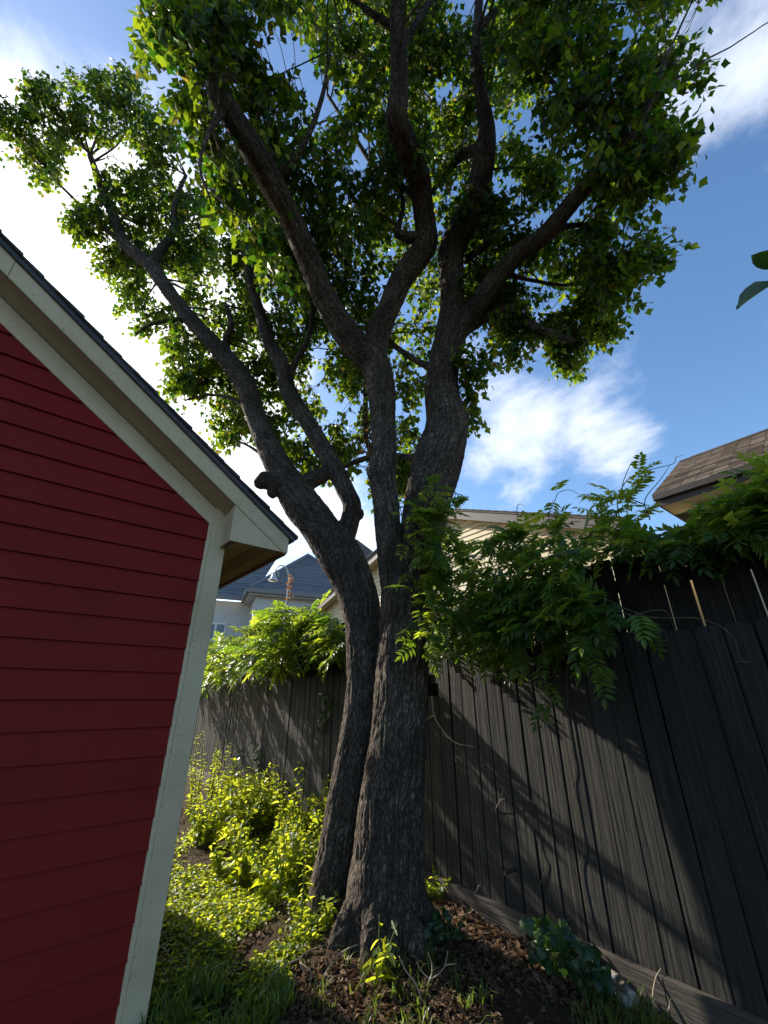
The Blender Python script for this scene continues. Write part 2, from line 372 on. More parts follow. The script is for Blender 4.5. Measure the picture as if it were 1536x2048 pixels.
# ================================================================ GROUND
def ground_h(x, y):
    p = np.c_[np.ravel(x), np.ravel(y), np.zeros(np.size(x))]
    d_tree = np.hypot(p[:, 0] - .03, p[:, 1] - 3.66)
    h = .035 * fbm(p * 1.1, 3) + .012 * fbm(p * 6, 3) + .10 * np.exp(-(d_tree / .8) ** 2) - .22 * np.clip((3.9 - p[:, 1]) / 1.1, 0, 1) ** 2 * np.clip((.2 - p[:, 0]) / 1.2, 0, 1)
    far = np.clip((np.hypot(p[:, 0], p[:, 1] - 4) - 6) / 8, 0, 1)
    return h * (1 - far) - .02 * far
def make_ground():
    xs = np.concatenate([[-400, -120, -50, -25, -14], np.arange(-8, 5.01, .07), [8, 14, 25, 50, 120, 400]])
    ys = np.concatenate([[-400, -100, -30, -10, -4], np.arange(-1, 12.01, .07), [16, 24, 40, 80, 160, 600]])
    X, Y = np.meshgrid(xs, ys); Z = ground_h(X, Y); V = np.c_[X.ravel(), Y.ravel(), Z]
    nx, ny = len(xs), len(ys); i = (np.arange(ny - 1)[:, None] * nx + np.arange(nx - 1)).ravel()
    o = link_mesh('ground', V, np.c_[i, i + 1, i + nx + 1, i + nx], M_SOIL, None, True); o['kind'] = 'structure'
make_ground()
def gz(x, y): return float(ground_h(np.array([x]), np.array([y]))[0])

# ================================================================ SHED
RP = .672                                   # roof pitch
RIDGE = -1.95
def mirror(s): return 2 * RIDGE - s
def fas_b(s): return 2.577 + RP * (1.419 - s)            # underside of rake fascia
def zwall(s): return 3.500 - RP * s                       # where the soffit meets the wall
shed = thing('shed', 'red lap-sided shed with off-white trim and dark shingle roof', 'shed', SW(RIDGE, -3, 0))
DEPTH = 2.5
def shed_boards():
    e = .162; z0 = 1.490 - e * 12                         # board bottoms, one course every 16 cm
    k = 0
    while True:
        za = z0 + k * e; zb = za + e + .012
        top = zwall(RIDGE) - .03
        if za > top - .05: break
        def lim(z): return min(.872, (3.43 - z) / RP)
        ra, rb = lim(za), max(lim(min(zb, top)), RIDGE + .01); zb2 = min(zb, top)
        la, lb = mirror(ra), mirror(rb)
        o1, o2 = .026, .004
        a = Acc().add([SW(la, -.02, za), SW(ra, -.02, za), SW(rb, -.02, zb2), SW(lb, -.02, zb2), SW(la, o1, za), SW(ra, o1, za), SW(rb, o2, zb2), SW(lb, o2, zb2)],
                      [[0, 1, 2, 3], [4, 5, 6, 7], [0, 1, 5, 4], [1, 2, 6, 5], [2, 3, 7, 6], [3, 0, 4, 7]])
        a.out('siding_board', M_RED, shed); k += 1
    for k in range(20):                                   # courses of the long side facing the fence
        za = z0 + k * e; zb = min(za + e + .012, 2.60)
        if za > 2.55: break
        for sg, s0 in ((1, .985), (-1, mirror(.985))):
            a = Acc().add([SW(s0 - sg * .02, -.03, za), SW(s0 - sg * .02, -DEPTH, za), SW(s0 - sg * .02, -DEPTH, zb), SW(s0 - sg * .02, -.03, zb),
                           SW(s0 + sg * .016, -.03, za), SW(s0 + sg * .016, -DEPTH, za), SW(s0 + sg * .003, -DEPTH, zb), SW(s0 + sg * .003, -.03, zb)],
                          [[0, 1, 2, 3], [4, 5, 6, 7], [0, 1, 5, 4], [1, 2, 6, 5], [2, 3, 7, 6], [3, 0, 4, 7]])
            a.out('siding_board', M_RED, shed)
shed_boards()
def sbox(s0, s1, o0, o1, z0, z1): return Acc().prism([SW(s0, o0, z0), SW(s1, o0, z0), SW(s1, o0, z1), SW(s0, o0, z1)], SN * (o0 - o1))
Acc().prism([SW(mirror(.95), -.03, -.4), SW(.95, -.03, -.4), SW(.95, -.03, 2.62), SW(RIDGE, -.03, zwall(RIDGE) - .1), SW(mirror(.95), -.03, 2.62)], SN * (DEPTH - .05)).out('wall_core', M_SOFFIT, shed)
for sgn in (1, -1):
    mm = (lambda s: s) if sgn == 1 else mirror
    ct = sbox(*sorted((mm(.892), mm(1.016))), -.02, .036, -.45, 2.90).out('corner_trim', M_WHITE, shed, .003)
    sbox(*sorted((mm(.866), mm(.8925))), -.01, .026, -.45, 2.775).out('trim_edge_strip', M_WHITE, ct, .003)
    sbox(*sorted((mm(.99), mm(1.022))), -.135, -.02, -.45, 2.585).out('corner_trim', M_WHITE, shed, .003)
    # frieze board on the wall under the rake
    s1 = .8915
    Acc().prism([SW(mm(RIDGE + .002), .004, 2.764 + .668 * (.86 - RIDGE)), SW(mm(s1), .004, 2.764 + .668 * (.86 - s1)), SW(mm(s1), .004, zwall(s1)), SW(mm(RIDGE + .002), .004, zwall(RIDGE))], -SN * .026).out('frieze_board', M_WHITE, shed, .002)
    # sloping soffit between wall and rake fascia
    sf = lambda s: fas_b(s) + .012
    Acc().add([SW(mm(RIDGE + .003), -.02, zwall(RIDGE)), SW(mm(.972), -.02, zwall(.972)), SW(mm(.972), .228, sf(.972)), SW(mm(RIDGE + .003), .228, sf(RIDGE)),
               SW(mm(RIDGE + .003), -.02, zwall(RIDGE) + .02), SW(mm(.972), -.02, zwall(.972) + .02), SW(mm(.972), .228, sf(.972) + .02), SW(mm(RIDGE + .003), .228, sf(RIDGE) + .02)],
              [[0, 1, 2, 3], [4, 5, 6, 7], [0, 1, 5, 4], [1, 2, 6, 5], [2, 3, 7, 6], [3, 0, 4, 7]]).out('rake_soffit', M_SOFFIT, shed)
    # rake fascia in two boards with a butt joint
    for a0, a1, ov in ((RIDGE + .002, -.73, 0), (-.727, 1.452, .0)):
        p = [SW(mm(a0), .228, fas_b(a0)), SW(mm(min(a1, 1.419)), .228, fas_b(min(a1, 1.419)))]
        if a1 > 1.4: p += [SW(mm(1.452), .228, 2.577)]
        p += [SW(mm(a1), .228, fas_b(a1) + .148), SW(mm(a0), .228, fas_b(a0) + .148)]
        Acc().prism(p, -SN * .024).out('rake_fascia', M_WHITE, shed, .002)
    # boxed eave return
    fb2 = lambda s: fas_b(s) - .002
    er = Acc().prism([SW(mm(.972), .226, 2.582), SW(mm(1.409), .226, 2.582), SW(mm(.972), .226, fb2(.972))], -SN * .018).out('eave_return', M_WHITE, shed, .001)
    Acc().prism([SW(mm(.972), .0365, 2.582), SW(mm(.972), .2255, 2.582), SW(mm(.972), .2255, fb2(.972) + .006), SW(mm(.972), .0365, zwall(.972) - .005)], SD * .018 * sgn).out('return_side', M_WHITE, er)
    # level soffit under the eave, its vent strip, and the eave fascia behind
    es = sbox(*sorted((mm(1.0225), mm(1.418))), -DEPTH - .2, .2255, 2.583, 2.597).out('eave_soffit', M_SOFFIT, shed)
    a = Acc()
    for i in range(int((DEPTH - .1) / .022)):
        o0 = .17 - i * .022; q0, q1 = sorted((mm(1.17), mm(1.30)))
        a.prism([SW(q0, o0, 2.578), SW(q1, o0, 2.578), SW(q1, o0, 2.5832), SW(q0, o0, 2.5832)], SN * .009)
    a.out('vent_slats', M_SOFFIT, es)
    sbox(*sorted((mm(1.4185), mm(1.4505))), -DEPTH - .2, .2275, 2.566, 2.70).out('eave_fascia', M_SHADEF, shed, .002)
# roof deck and stepped shingle courses
for sgn in (1, -1):
    mm = (lambda s: s) if sgn == 1 else mirror
    zt = lambda s: fas_b(s) + .150
    rf = Acc().prism([SW(mm(RIDGE), .275, zt(RIDGE)), SW(mm(1.49), .275, zt(1.49)), SW(mm(1.498), .275, zt(1.49) + .035), SW(mm(RIDGE), .275, zt(RIDGE) + .042)], SN * (DEPTH + .5)).out('roof', M_DRIP, shed)
    n = 25; span = 1.515 - RIDGE
    for i in range(n):
        sa = 1.515 - span * i / n; sb_ = max(sa - span / n * 1.35, RIDGE)
        w1 = .292 + random.uniform(-.008, .012)
        lift = .043
        p = [SW(mm(sa), w1, zt(sa) + lift - .001), SW(mm(sa), w1, zt(sa) + lift + .026), SW(mm(sb_), w1, zt(sb_) + lift + .012), SW(mm(sb_), w1, zt(sb_) + lift - .001)]
        Acc().prism(p, SN * (DEPTH + .52)).out('shingle_course', M_SHED_SH, rf, .0)

# ================================================================ FENCES
def plank(parent, s0, s1, off, z0, z1, th, m, dog=.03, lean=0.0, tw=0.0, sag=0.0):
    w = s1 - s0; c = (s0 + s1) / 2
    pts = [(-w / 2, 0), (w / 2, 0), (w / 2, z1 - z0 - dog), (w / 2 - dog * .9, z1 - z0), (-w / 2 + dog * .9, z1 - z0 + sag), (-w / 2, z1 - z0 - dog + sag)]
    org = FW(c, off, z0)
    def q(a, b, o): return FD * (a + lean * b) + FN * (o + tw * a) + UP * b
    me = bpy.data.meshes.new('plank')
    n = 6; V = [q(a, b, 0) for a, b in pts] + [q(a, b, th) for a, b in pts]
    me.from_pydata([tuple(map(float, v)) for v in V], [], [list(range(n))[::-1], list(range(n, 2 * n))] + [[i, (i + 1) % n, n + (i + 1) % n, n + i] for i in range(n)])
    fix_normals(me, .0035); me.materials.append(m)
    o = link_data('plank', me, parent); o.location = Vector(map(float, org)); return o
fence = thing('board_fence', 'dark charcoal dog-eared plank fence with low rot board', 'fence', FW(4, 0, 0))
fence2 = thing('tall_board_fence', 'taller weathered plank fence standing behind, topped with vines', 'fence', FW(4, .2, 0))
def lower_top(s): return np.interp(s, [-2, 2, 4.7, 12], [1.89, 1.885, 1.79, 1.765])
s = -1.6; hole_s = PF(872, 1360)[:2] @ FD[:2]
while s < 12.2:
    w = random.uniform(.132, .142); c = s + w / 2
    zt_ = float(lower_top(c)) + random.uniform(-.012, .012)
    if abs(c - hole_s) < .0701:
        zt_ = PF(872, 1392)[2]; dg = .004
    else: dg = random.uniform(.022, .032)
    plank(fence, s, s + w, random.uniform(-.004, .006), .12 + random.uniform(0, .02), zt_, .018, M_PLANK, dg, random.uniform(-.004, .004), random.uniform(-.03, .03), random.uniform(-.006, .006))
    s += w + random.choice([.003, .005, .007, .010, .015])
s = -1.65
while s < 12.2:
    w = random.uniform(.135, .15)
    plank(fence2, s, s + w, .125 + random.uniform(-.008, .012), .05, 2.42 + random.uniform(-.02, .03), .02, M_PLANK2, .004, random.uniform(-.004, .004), random.uniform(-.05, .05))
    s += w + random.choice([.002, .003, .005, .009, .013])
def fbox(s0, s1, o0, o1, z0, z1): return Acc().prism([FW(s0, o0, z0), FW(s1, o0, z0), FW(s1, o0, z1), FW(s0, o0, z1)], FN * (o1 - o0))
def grained(a, name, m, parent, bevel=.003):
    o = a.out(name, m, parent, bevel); return o
for a0, a1, dz in ((-1.6, 1.455, 0), (1.458, 4.25, -.006), (4.255, 8.1, .004), (8.105, 12.2, 0)):
    fbox(a0, a1, -.046, -.008, -.06, .168 + dz).out('rot_board', M_ROT, fence, .003)
for z in (.40, 1.05, 1.62):
    fbox(-1.6, 12.2, .026, .062, z, z + .085).out('rail', M_PLANK2, fence, .003)
for k in range(6): fbox(-1.2 + 2.4 * k, -1.11 + 2.4 * k, .064, .112, -.1, 1.74).out('post', M_PLANK2, fence, .003)
for z in (.5, 1.4, 2.2):
    fbox(-1.6, 12.2, .172, .208, z, z + .085).out('rail', M_PLANK2, fence2, .003)
for k in range(6): fbox(-.4 + 2.4 * k, -.31 + 2.4 * k, .210, .30, -.1, 2.4).out('post', M_PLANK2, fence2, .003)
# wooden peg left in the fence
pg = PF(1030, 1738)
peg = Acc().add(*tube([pg + FN * .03, pg - FN * .04, pg - FN * .12 - UP * .004], [.014, .014, .012], 8)).out('peg', M_PLANK, fence, 0)

# ================================================================ NEIGHBOURING HOUSES
def roof_face(parent, A, B, C, D, m, courses, name='shingle_course', tabs=0, lift=.02):
    """quad roof slope A-B (eave) to D-C (ridge) as lapped shingle courses, each its own piece"""
    A, B, C, D = map(np.asarray, (A, B, C, D)); nrm = norm(np.cross(B - A, D - A)); nrm = nrm if nrm[2] > 0 else -nrm
    for i in range(courses):
        t0 = i / courses; t1 = min(1.0, (i + 1.25) / courses)
        P = [A + (D - A) * t0, B + (C - B) * t0, B + (C - B) * t1, A + (D - A) * t1]
        a = Acc(); L = np.linalg.norm(P[1] - P[0]); L2 = max(np.linalg.norm(P[2] - P[3]), 1e-4)
        k = max(1, int(L / tabs)) if tabs else 1
        for j in range(k):
            u0 = j / k; u1 = (j + 1) / k - (.012 / max(L, .1) if tabs else 0); h = lift * (random.uniform(.75, 1.25) if tabs else 1)
            q = [P[0] + (P[1] - P[0]) * u0, P[0] + (P[1] - P[0]) * u1, P[3] + (P[2] - P[3]) * u1, P[3] + (P[2] - P[3]) * u0]
            a.add([q[0], q[1], q[2], q[3], q[0] + nrm * h, q[1] + nrm * h, q[2] + nrm * .004, q[3] + nrm * .004], [[0, 1, 2, 3], [4, 5, 6, 7], [0, 1, 5, 4], [1, 2, 6, 5], [2, 3, 7, 6], [3, 0, 4, 7]])
        a.out(name, m, parent)

# --- cream gabled house behind the fence (gable wall parallel to the fence)
GO = 6.0
h3 = thing('cream_house', 'cream lap-sided gabled house behind the tree and vines', 'house', FW(9, GO, 0))
AP = (9.06, 7.2); LE = (16.6, 4.95); RE = (3.2, 4.82)
def rk(s_): return AP[1] + (LE[1] - AP[1]) * (s_ - AP[0]) / (LE[0] - AP[0]) if s_ > AP[0] else AP[1] + (RE[1] - AP[1]) * (s_ - AP[0]) / (RE[0] - AP[0])
z = 3.2
Acc().prism([FW(16.2, GO + .06, 0), FW(16.2, GO + .06, 4.8), FW(AP[0], GO + .06, 7.0), FW(3.6, GO + .06, 4.8), FW(3.6, GO + .06, 0)], FN * 9).out('wall', M_CREAM, h3)
while z < 6.95:
    za, zb = z, z + .172
    def lims(zz):
        f = min(1, max(0, (AP[1] - .12 - zz) / (AP[1] - LE[1]))); g_ = min(1, max(0, (AP[1] - .12 - zz) / (AP[1] - RE[1])))
        return AP[0] + (RE[0] + .4 - AP[0]) * g_, AP[0] + (LE[0] - .4 - AP[0]) * f
    (ra, la), (rb, lb) = lims(za), lims(zb)
    Acc().add([FW(ra, GO + .06, za), FW(la, GO + .06, za), FW(lb, GO + .06, zb), FW(rb, GO + .06, zb), FW(ra, GO + .025, za), FW(la, GO + .025, za), FW(lb, GO + .052, zb), FW(rb, GO + .052, zb)],
              [[0, 1, 2, 3], [4, 5, 6, 7], [0, 1, 5, 4], [1, 2, 6, 5], [2, 3, 7, 6], [3, 0, 4, 7]]).out('siding_board', M_CREAM, h3)
    z += .16
for E_ in (LE, RE):
    ov = -.35
    Acc().prism([FW(AP[0], GO + ov, AP[1]), FW(E_[0], GO + ov, E_[1]), FW(E_[0], GO + ov, E_[1] - .26), FW(AP[0], GO + ov, AP[1] - .26)], FN * .03).out('rake_fascia', M_GREYTRIM, h3)
    Acc().prism([FW(AP[0], GO + ov + .032, AP[1] - .20), FW(E_[0], GO + ov + .032, E_[1] - .20), FW(E_[0], GO + ov + .032, E_[1] - .17), FW(AP[0], GO + ov + .032, AP[1] - .17)], FN * .40).out('rake_soffit', M_CREAM, h3)
    r3 = Acc().prism([FW(AP[0], GO + ov - .03, AP[1] + .002), FW(E_[0], GO + ov - .03, E_[1] + .002), FW(E_[0], GO + ov - .03, E_[1] + .05), FW(AP[0], GO + ov - .03, AP[1] + .05)], FN * 10).out('roof', M_TAUPE, h3)
    for i in range(22):
        f0, f1 = 1 - i / 22, 1 - (i + 1.3) / 22; f1 = max(f1, 0)
        g = lambda f: (AP[0] + (E_[0] - AP[0]) * f, AP[1] + (E_[1] - AP[1]) * f)
        (sa, za), (sb_, zb) = g(f0), g(f1)
        Acc().prism([FW(sa, GO + ov - .05, za + .052), FW(sb_, GO + ov - .05, zb + .052), FW(sb_, GO + ov - .05, zb + .062), FW(sa, GO + ov - .05, za + .082)], FN * 10).out('shingle_course', M_TAUPE, r3)

# --- brown-shingled house to the right
cE = PT(1304, 992, 10.0); sE, oE, zE = fcoord(cE)
h4 = thing('brown_roofed_house', 'house with brown shingle roof and dark gutter above the vine-covered fence', 'house', FW(-3, oE + 3, 0))
rP = ray(1362, 921); tR = sE / (rP @ FD); cR = CAM + rP * tR; oR, zR = cR @ FN - FDIST, cR[2]
sR = -14.0
roof_face(h4, FW(sE, oE, zE), FW(sR, oE, zE), FW(sR, oR, zR), FW(sE, oR, zR), M_BRSH, 30, tabs=.30, lift=.03)
roof_face(h4, FW(sE, 2 * oR - oE, zE), FW(sR, 2 * oR - oE, zE), FW(sR, oR, zR), FW(sE, oR, zR), M_BRSH, 12, lift=.03)
Acc().prism([FW(sE - .04, oE + .05, zE - .03), FW(sE - .04, oR, zR - .03), FW(sE - .04, 2 * oR - oE - .05, zE - .03)], -FD * (sE - sR - .1)).out('roof_deck', M_DARKTRIM, h4)
fbox(sR, sE - .01, oE - .07, oE + .03, zE - .16, zE - .005).out('gutter', M_DARKTRIM, h4, .012)
fbox(sR, sE - .03, oE + .032, oE + .06, zE - .30, zE - .035).out('fascia', M_DARKTRIM, h4)
fbox(sE - .10, sE - .07, oE + .06, 2 * oR - oE - .06, zE - .30, zE - .032).out('end_fascia', M_DARKTRIM, h4)
fbox(sR, sE - .10, oE + .062, oE + .9, zE - .285, zE - .262).out('soffit', M_CREAM, h4)
fbox(sR, sE - .62, oE + .62, 2 * oR - oE - .6, 0, zE - .29).out('wall', M_CREAM, h4)
fbox(sE - 1.55, sE - 1.45, oE + .03, oE + .12, zE - 1.2, zE - .165).out('downspout', M_DARKTRIM, h4)
# --- pale stucco house with a hipped slate-grey roof
h1 = thing('stucco_house', 'pale stucco house with blue-grey hipped roof beyond the left vine mound', 'house', PG(540, 1440) * 0 + np.array([-6, 21, 0]))
T1 = 20.0
ec = PT(497, 1177, T1)                             # near eave corner of the projecting wing
xr = norm(np.array([1.0, .42, 0])); yb = np.array([-xr[1], xr[0], 0])
def HW(a, b, z): return np.array([ec[0], ec[1], 0]) + xr * a + yb * b + UP * z
ze = ec[2]; Wd, Dp = 7.0, 7.0
rp = ray(566, 1111)
pk = HW(3.5, 3.5, 0); tp = (pk[1] - 0) / rp[1]; zp = CAM_H + rp[2] * tp
P4 = [HW(0, 0, ze), HW(Wd, 0, ze), HW(Wd, Dp, ze), HW(0, Dp, ze)]; PK = HW(3.5, 3.5, zp)
for i in range(4):
    A_, B_ = P4[i], P4[(i + 1) % 4]; roof_face(h1, A_, B_, PK, PK, M_SLATE, 24, tabs=0, lift=.035)
for a_, w_ in ((P4[0], .11), (P4[1], .11)):
    v_, f_ = tube([a_ + (PK - a_) * .005 + UP * .02, PK + UP * .03], [w_, w_], 6); Acc().add(v_, f_).out('hip_cap', M_SLATE, h1)
Acc().prism([HW(.45, .45, 0), HW(Wd - .45, .45, 0), HW(Wd - .45, Dp - .45, 0), HW(.45, Dp - .45, 0)], UP * (ze - .16)).out('wall', M_STUCCO, h1)
def gut(a, b, parent):
    v = norm(b - a); sd_ = np.cross(v, UP)
    Acc().prism([a - sd_ * .03 - UP * .17, a + sd_ * .09 - UP * .17, a + sd_ * .13 - UP * .01, a - sd_ * .03 - UP * .01], b - a).out('gutter', M_GREYG, parent)
M_GREYG = painted('grey_gutter', (.28, .28, .27), (.2, .2, .19), .4, .4)
gut(P4[0], P4[1], h1); gut(P4[3] * .999, P4[0], h1)
Acc().prism([HW(.05, .05, ze - .24), HW(Wd - .05, .05, ze - .24), HW(Wd - .05, Dp - .05, ze - .24), HW(.05, Dp - .05, ze - .24)], UP * .05).out('soffit', M_STUCCO, h1)
# rear range of the same house, set back to the left
roof_face(h1, HW(-3.6, 2.2, ze), HW(.4, 2.2, ze), HW(2.2, 6.2, ze + 4.0), HW(-3.6, 6.2, ze + 4.0), M_SLATE, 20, lift=.035)
Acc().prism([HW(-3.5, 2.7, 0), HW(.46, 2.7, 0), HW(.46, 6.4, 0), HW(-3.5, 6.4, 0)], UP * (ze - .14)).out('wall', M_STUCCO, h1)
gut(HW(-3.6, 2.2, ze), HW(.02, 2.2, ze), h1)
for cx_, wz in ((-1.15, -1.75),):
    wf = Acc().prism([HW(cx_ - .5, 2.62, ze + wz - .45), HW(cx_ + .5, 2.62, ze + wz - .45), HW(cx_ + .5, 2.62, ze + wz + .45), HW(cx_ - .5, 2.62, ze + wz + .45)], yb * .079).out('window', M_WINF, h1)
    for sx in (-.24, .24):
        Acc().prism([HW(cx_ + sx - .19, 2.605, ze + wz - .37), HW(cx_ + sx + .19, 2.605, ze + wz - .37), HW(cx_ + sx + .19, 2.605, ze + wz + .37), HW(cx_ + sx - .19, 2.605, ze + wz + .37)], yb * .013).out('pane', M_GLASS, wf)
vp = HW(1.5, 1.1, ze); Acc().add(*tube([vp + UP * .3, vp + UP * 1.25], [.07, .06], 8)).out('vent_pipe', M_GREYG, h1)
# --- white stucco house with taupe roof, between the two
h2 = thing('white_house', 'white stucco house with taupe roof, partly hidden behind the leaning stem', 'house', (-3, 27, 0))
c2 = PT(640, 1156, 25.0); x2 = norm(np.array([1., .25, 0])); y2 = np.array([-x2[1], x2[0], 0])
def H2W(a, b, z): return np.array([c2[0], c2[1], 0]) + x2 * a + y2 * b + UP * z
z2 = c2[2]
Acc().prism([H2W(0, 0, 0), H2W(6, 0, 0), H2W(6, 6, 0), H2W(0, 6, 0)], UP * z2).out('wall', M_STUCCO2, h2)
pk2 = H2W(2.6, 2.6, 0); r2 = ray(704, 1078); zp2 = CAM_H + r2[2] * pk2[1] / r2[1]; PK2 = H2W(2.6, 2.6, zp2)
q4 = [H2W(-.5, -.5, z2), H2W(5.7, -.5, z2), H2W(5.7, 5.7, z2), H2W(-.5, 5.7, z2)]
for i in range(4): roof_face(h2, q4[i], q4[(i + 1) % 4], PK2, PK2, M_TAUPE, 22, lift=.035)
for i in range(3): gut(q4[i], q4[(i + 1) % 4], h2)

# --- gooseneck lamp behind the vine mound
lp = PF(577, 1165, 2.2); lamp = thing('gooseneck_lamp', 'pale gooseneck lamp with bell shade rising behind the vine mound', 'lamp', (lp[0], lp[1], 0))
tl = (lp[1]) / ray(577, 1165)[1]
top = lp; ax = norm(np.array([-1., .12, 0]))
pts = [np.array([lp[0], lp[1], 0.]), np.array([lp[0], lp[1], lp[2] - .8]), lp, ]
def LPx(x, y): return PT(x, y, tl)
arc = [LPx(577, 1150), LPx(575, 1142), LPx(571, 1135), LPx(564, 1131), LPx(557, 1133), LPx(552, 1140), LPx(548, 1147)]
V_, F_ = tube(catmull(np.array(pts[:2] + [lp] + arc), 6), np.full(6 * (2 + 1 + len(arc) - 1) + 1, .02), 8); Acc().add(V_, F_).out('pole', M_LAMP, lamp, smooth=True)
e0 = arc[-1]; prof = [(0, .03), (-.03, .055), (-.08, .065), (-.14, .085), (-.20, .14), (-.22, .155)]
Acc().add(*tube([e0 + UP * a_ for a_, _ in prof], [b_ for _, b_ in prof], 16)).out('lamp_shade', M_LAMP, lamp, smooth=True)

# ================================================================ TREE
# centre lines traced from the photograph: (px, py, Y metres in front of the camera, width in px)
STEMS = {
 'M':  [(772, 1960, 3.98, 215), (770, 1890, 3.98, 190), (770, 1800, 3.98, 160), (777, 1700, 3.98, 142), (783, 1600, 3.98, 130), (798, 1450, 3.98, 112), (806, 1300, 4.0, 104), (812, 1200, 4.0, 100), (820, 1130, 4.0, 92)],
 'M1': [(800, 1230, 3.98, 58), (786, 1150, 3.96, 56), (778, 1080, 3.94, 54), (771, 1000, 3.92, 52), (764, 950, 3.9, 55), (767, 900, 3.88, 50), (766, 840, 3.86, 50), (761, 770, 3.83, 58), (742, 705, 3.8, 62)],
 'M1a': [(748, 725, 3.8, 60), (705, 682, 3.66, 56), (658, 612, 3.4, 51), (622, 530, 3.08, 47), (587, 450, 2.74, 47), (545, 370, 2.4, 50), (500, 290, 2.08, 49), (450, 210, 1.84, 47), (417, 130, 1.68, 42), (398, 80, 1.6, 37), (380, 20, 1.52, 31), (362, -60, 1.43, 26), (350, -140, 1.36, 20)],
 'M1b': [(746, 720, 3.8, 50), (756, 668, 3.7, 48), (776, 620, 3.58, 45), (803, 560, 3.45, 46), (838, 512, 3.32, 48), (852, 480, 3.22, 47), (848, 430, 3.05, 42), (838, 360, 2.75, 45), (815, 300, 2.45, 47), (794, 240, 2.2, 46), (799, 170, 2.0, 37), (797, 100, 1.83, 34), (795, 40, 1.7, 32), (797, -40, 1.56, 29), (800, -140, 1.4, 24)],
 'M2': [(820, 1180, 4.02, 84), (838, 1100, 4.02, 86), (856, 1000, 4.02, 92), (876, 920, 4.0, 98), (892, 850, 3.97, 84), (882, 780, 3.93, 67), (889, 720, 3.88, 64), (900, 668, 3.81, 60), (905, 610, 3.72, 50), (903, 550, 3.58, 48), (904, 500, 3.44, 54), (936, 432, 3.2, 50), (958, 370, 3.0, 46), (970, 300, 2.75, 42), (972, 250, 2.6, 34), (962, 190, 2.42, 27), (952, 120, 2.2, 22), (955, 40, 2.0, 18), (965, -60, 1.85, 13)],
 'R1': [(905, 680, 3.82, 42), (928, 645, 3.72, 42), (962, 598, 3.55, 42), (1000, 548, 3.35, 38), (1040, 505, 3.15, 36), (1090, 470, 2.92, 35), (1140, 410, 2.64, 33), (1190, 350, 2.4, 31), (1232, 300, 2.2, 29), (1265, 262, 2.08, 23), (1300, 200, 1.92, 18), (1330, 120, 1.75, 13)],
 'R2': [(912, 668, 3.82, 36), (942, 648, 3.78, 30), (975, 630, 3.74, 26), (1008, 620, 3.7, 25), (1032, 630, 3.66, 23), (1070, 655, 3.6, 20), (1110, 672, 3.55, 16), (1150, 682, 3.5, 10)],
 'L':  [(655, 1905, 4.3, 95), (657, 1800, 4.28, 84), (672, 1700, 4.28, 74), (690, 1600, 4.28, 70), (716, 1450, 4.28, 68), (727, 1350, 4.28, 68), (726, 1250, 4.3, 76), (712, 1180, 4.33, 82), (682, 1115, 4.36, 86), (640, 1055, 4.4, 76), (603, 1005, 4.43, 74), (570, 955, 4.46, 58), (540, 900, 4.5, 48), (511, 830, 4.53, 41), (488, 765, 4.56, 43), (440, 702, 4.6, 34), (382, 640, 4.6, 30), (332, 575, 4.56, 27), (300, 530, 4.53, 28), (252, 490, 4.5, 22), (230, 440, 4.42, 19), (205, 380, 4.3, 15), (180, 310, 4.2, 11)],
 'Lr': [(680, 1095, 4.38, 48), (694, 1060, 4.38, 42), (704, 1015, 4.38, 38), (690, 978, 4.38, 37), (660, 920, 4.38, 36), (622, 855, 4.38, 34), (578, 785, 4.38, 33), (562, 725, 4.36, 31), (538, 685, 4.32, 27), (520, 625, 4.25, 22), (500, 560, 4.1, 17), (490, 480, 3.9, 13)],
 'Ls': [(597, 985, 4.42, 40), (560, 968, 4.38, 32), (535, 962, 4.34, 36), (524, 958, 4.32, 34), (516, 956, 4.31, 20)],
 'Lk': [(590, 985, 4.42, 38), (620, 962, 4.4, 36), (648, 948, 4.39, 32), (662, 930, 4.38, 30)],
}
TS = .92                                    # tree stands 3.65 m from the camera
def stem_pts(name, n=8):
    a = np.array(STEMS[name], float); q = catmull(a, n)
    P = np.array([PY(x, y, Y * TS) for x, y, Y, w in q])
    t = np.array([Y * TS / ray(x, y)[1] for x, y, Y, w in q]); R = q[:, 3] / 2 / FPX * t
    return P, R
tree = thing('tree', 'tall tree with several furrowed grey-brown stems and a wide green crown', 'tree', PY(772, 1900, 3.98 * TS) * [1, 1, 0])
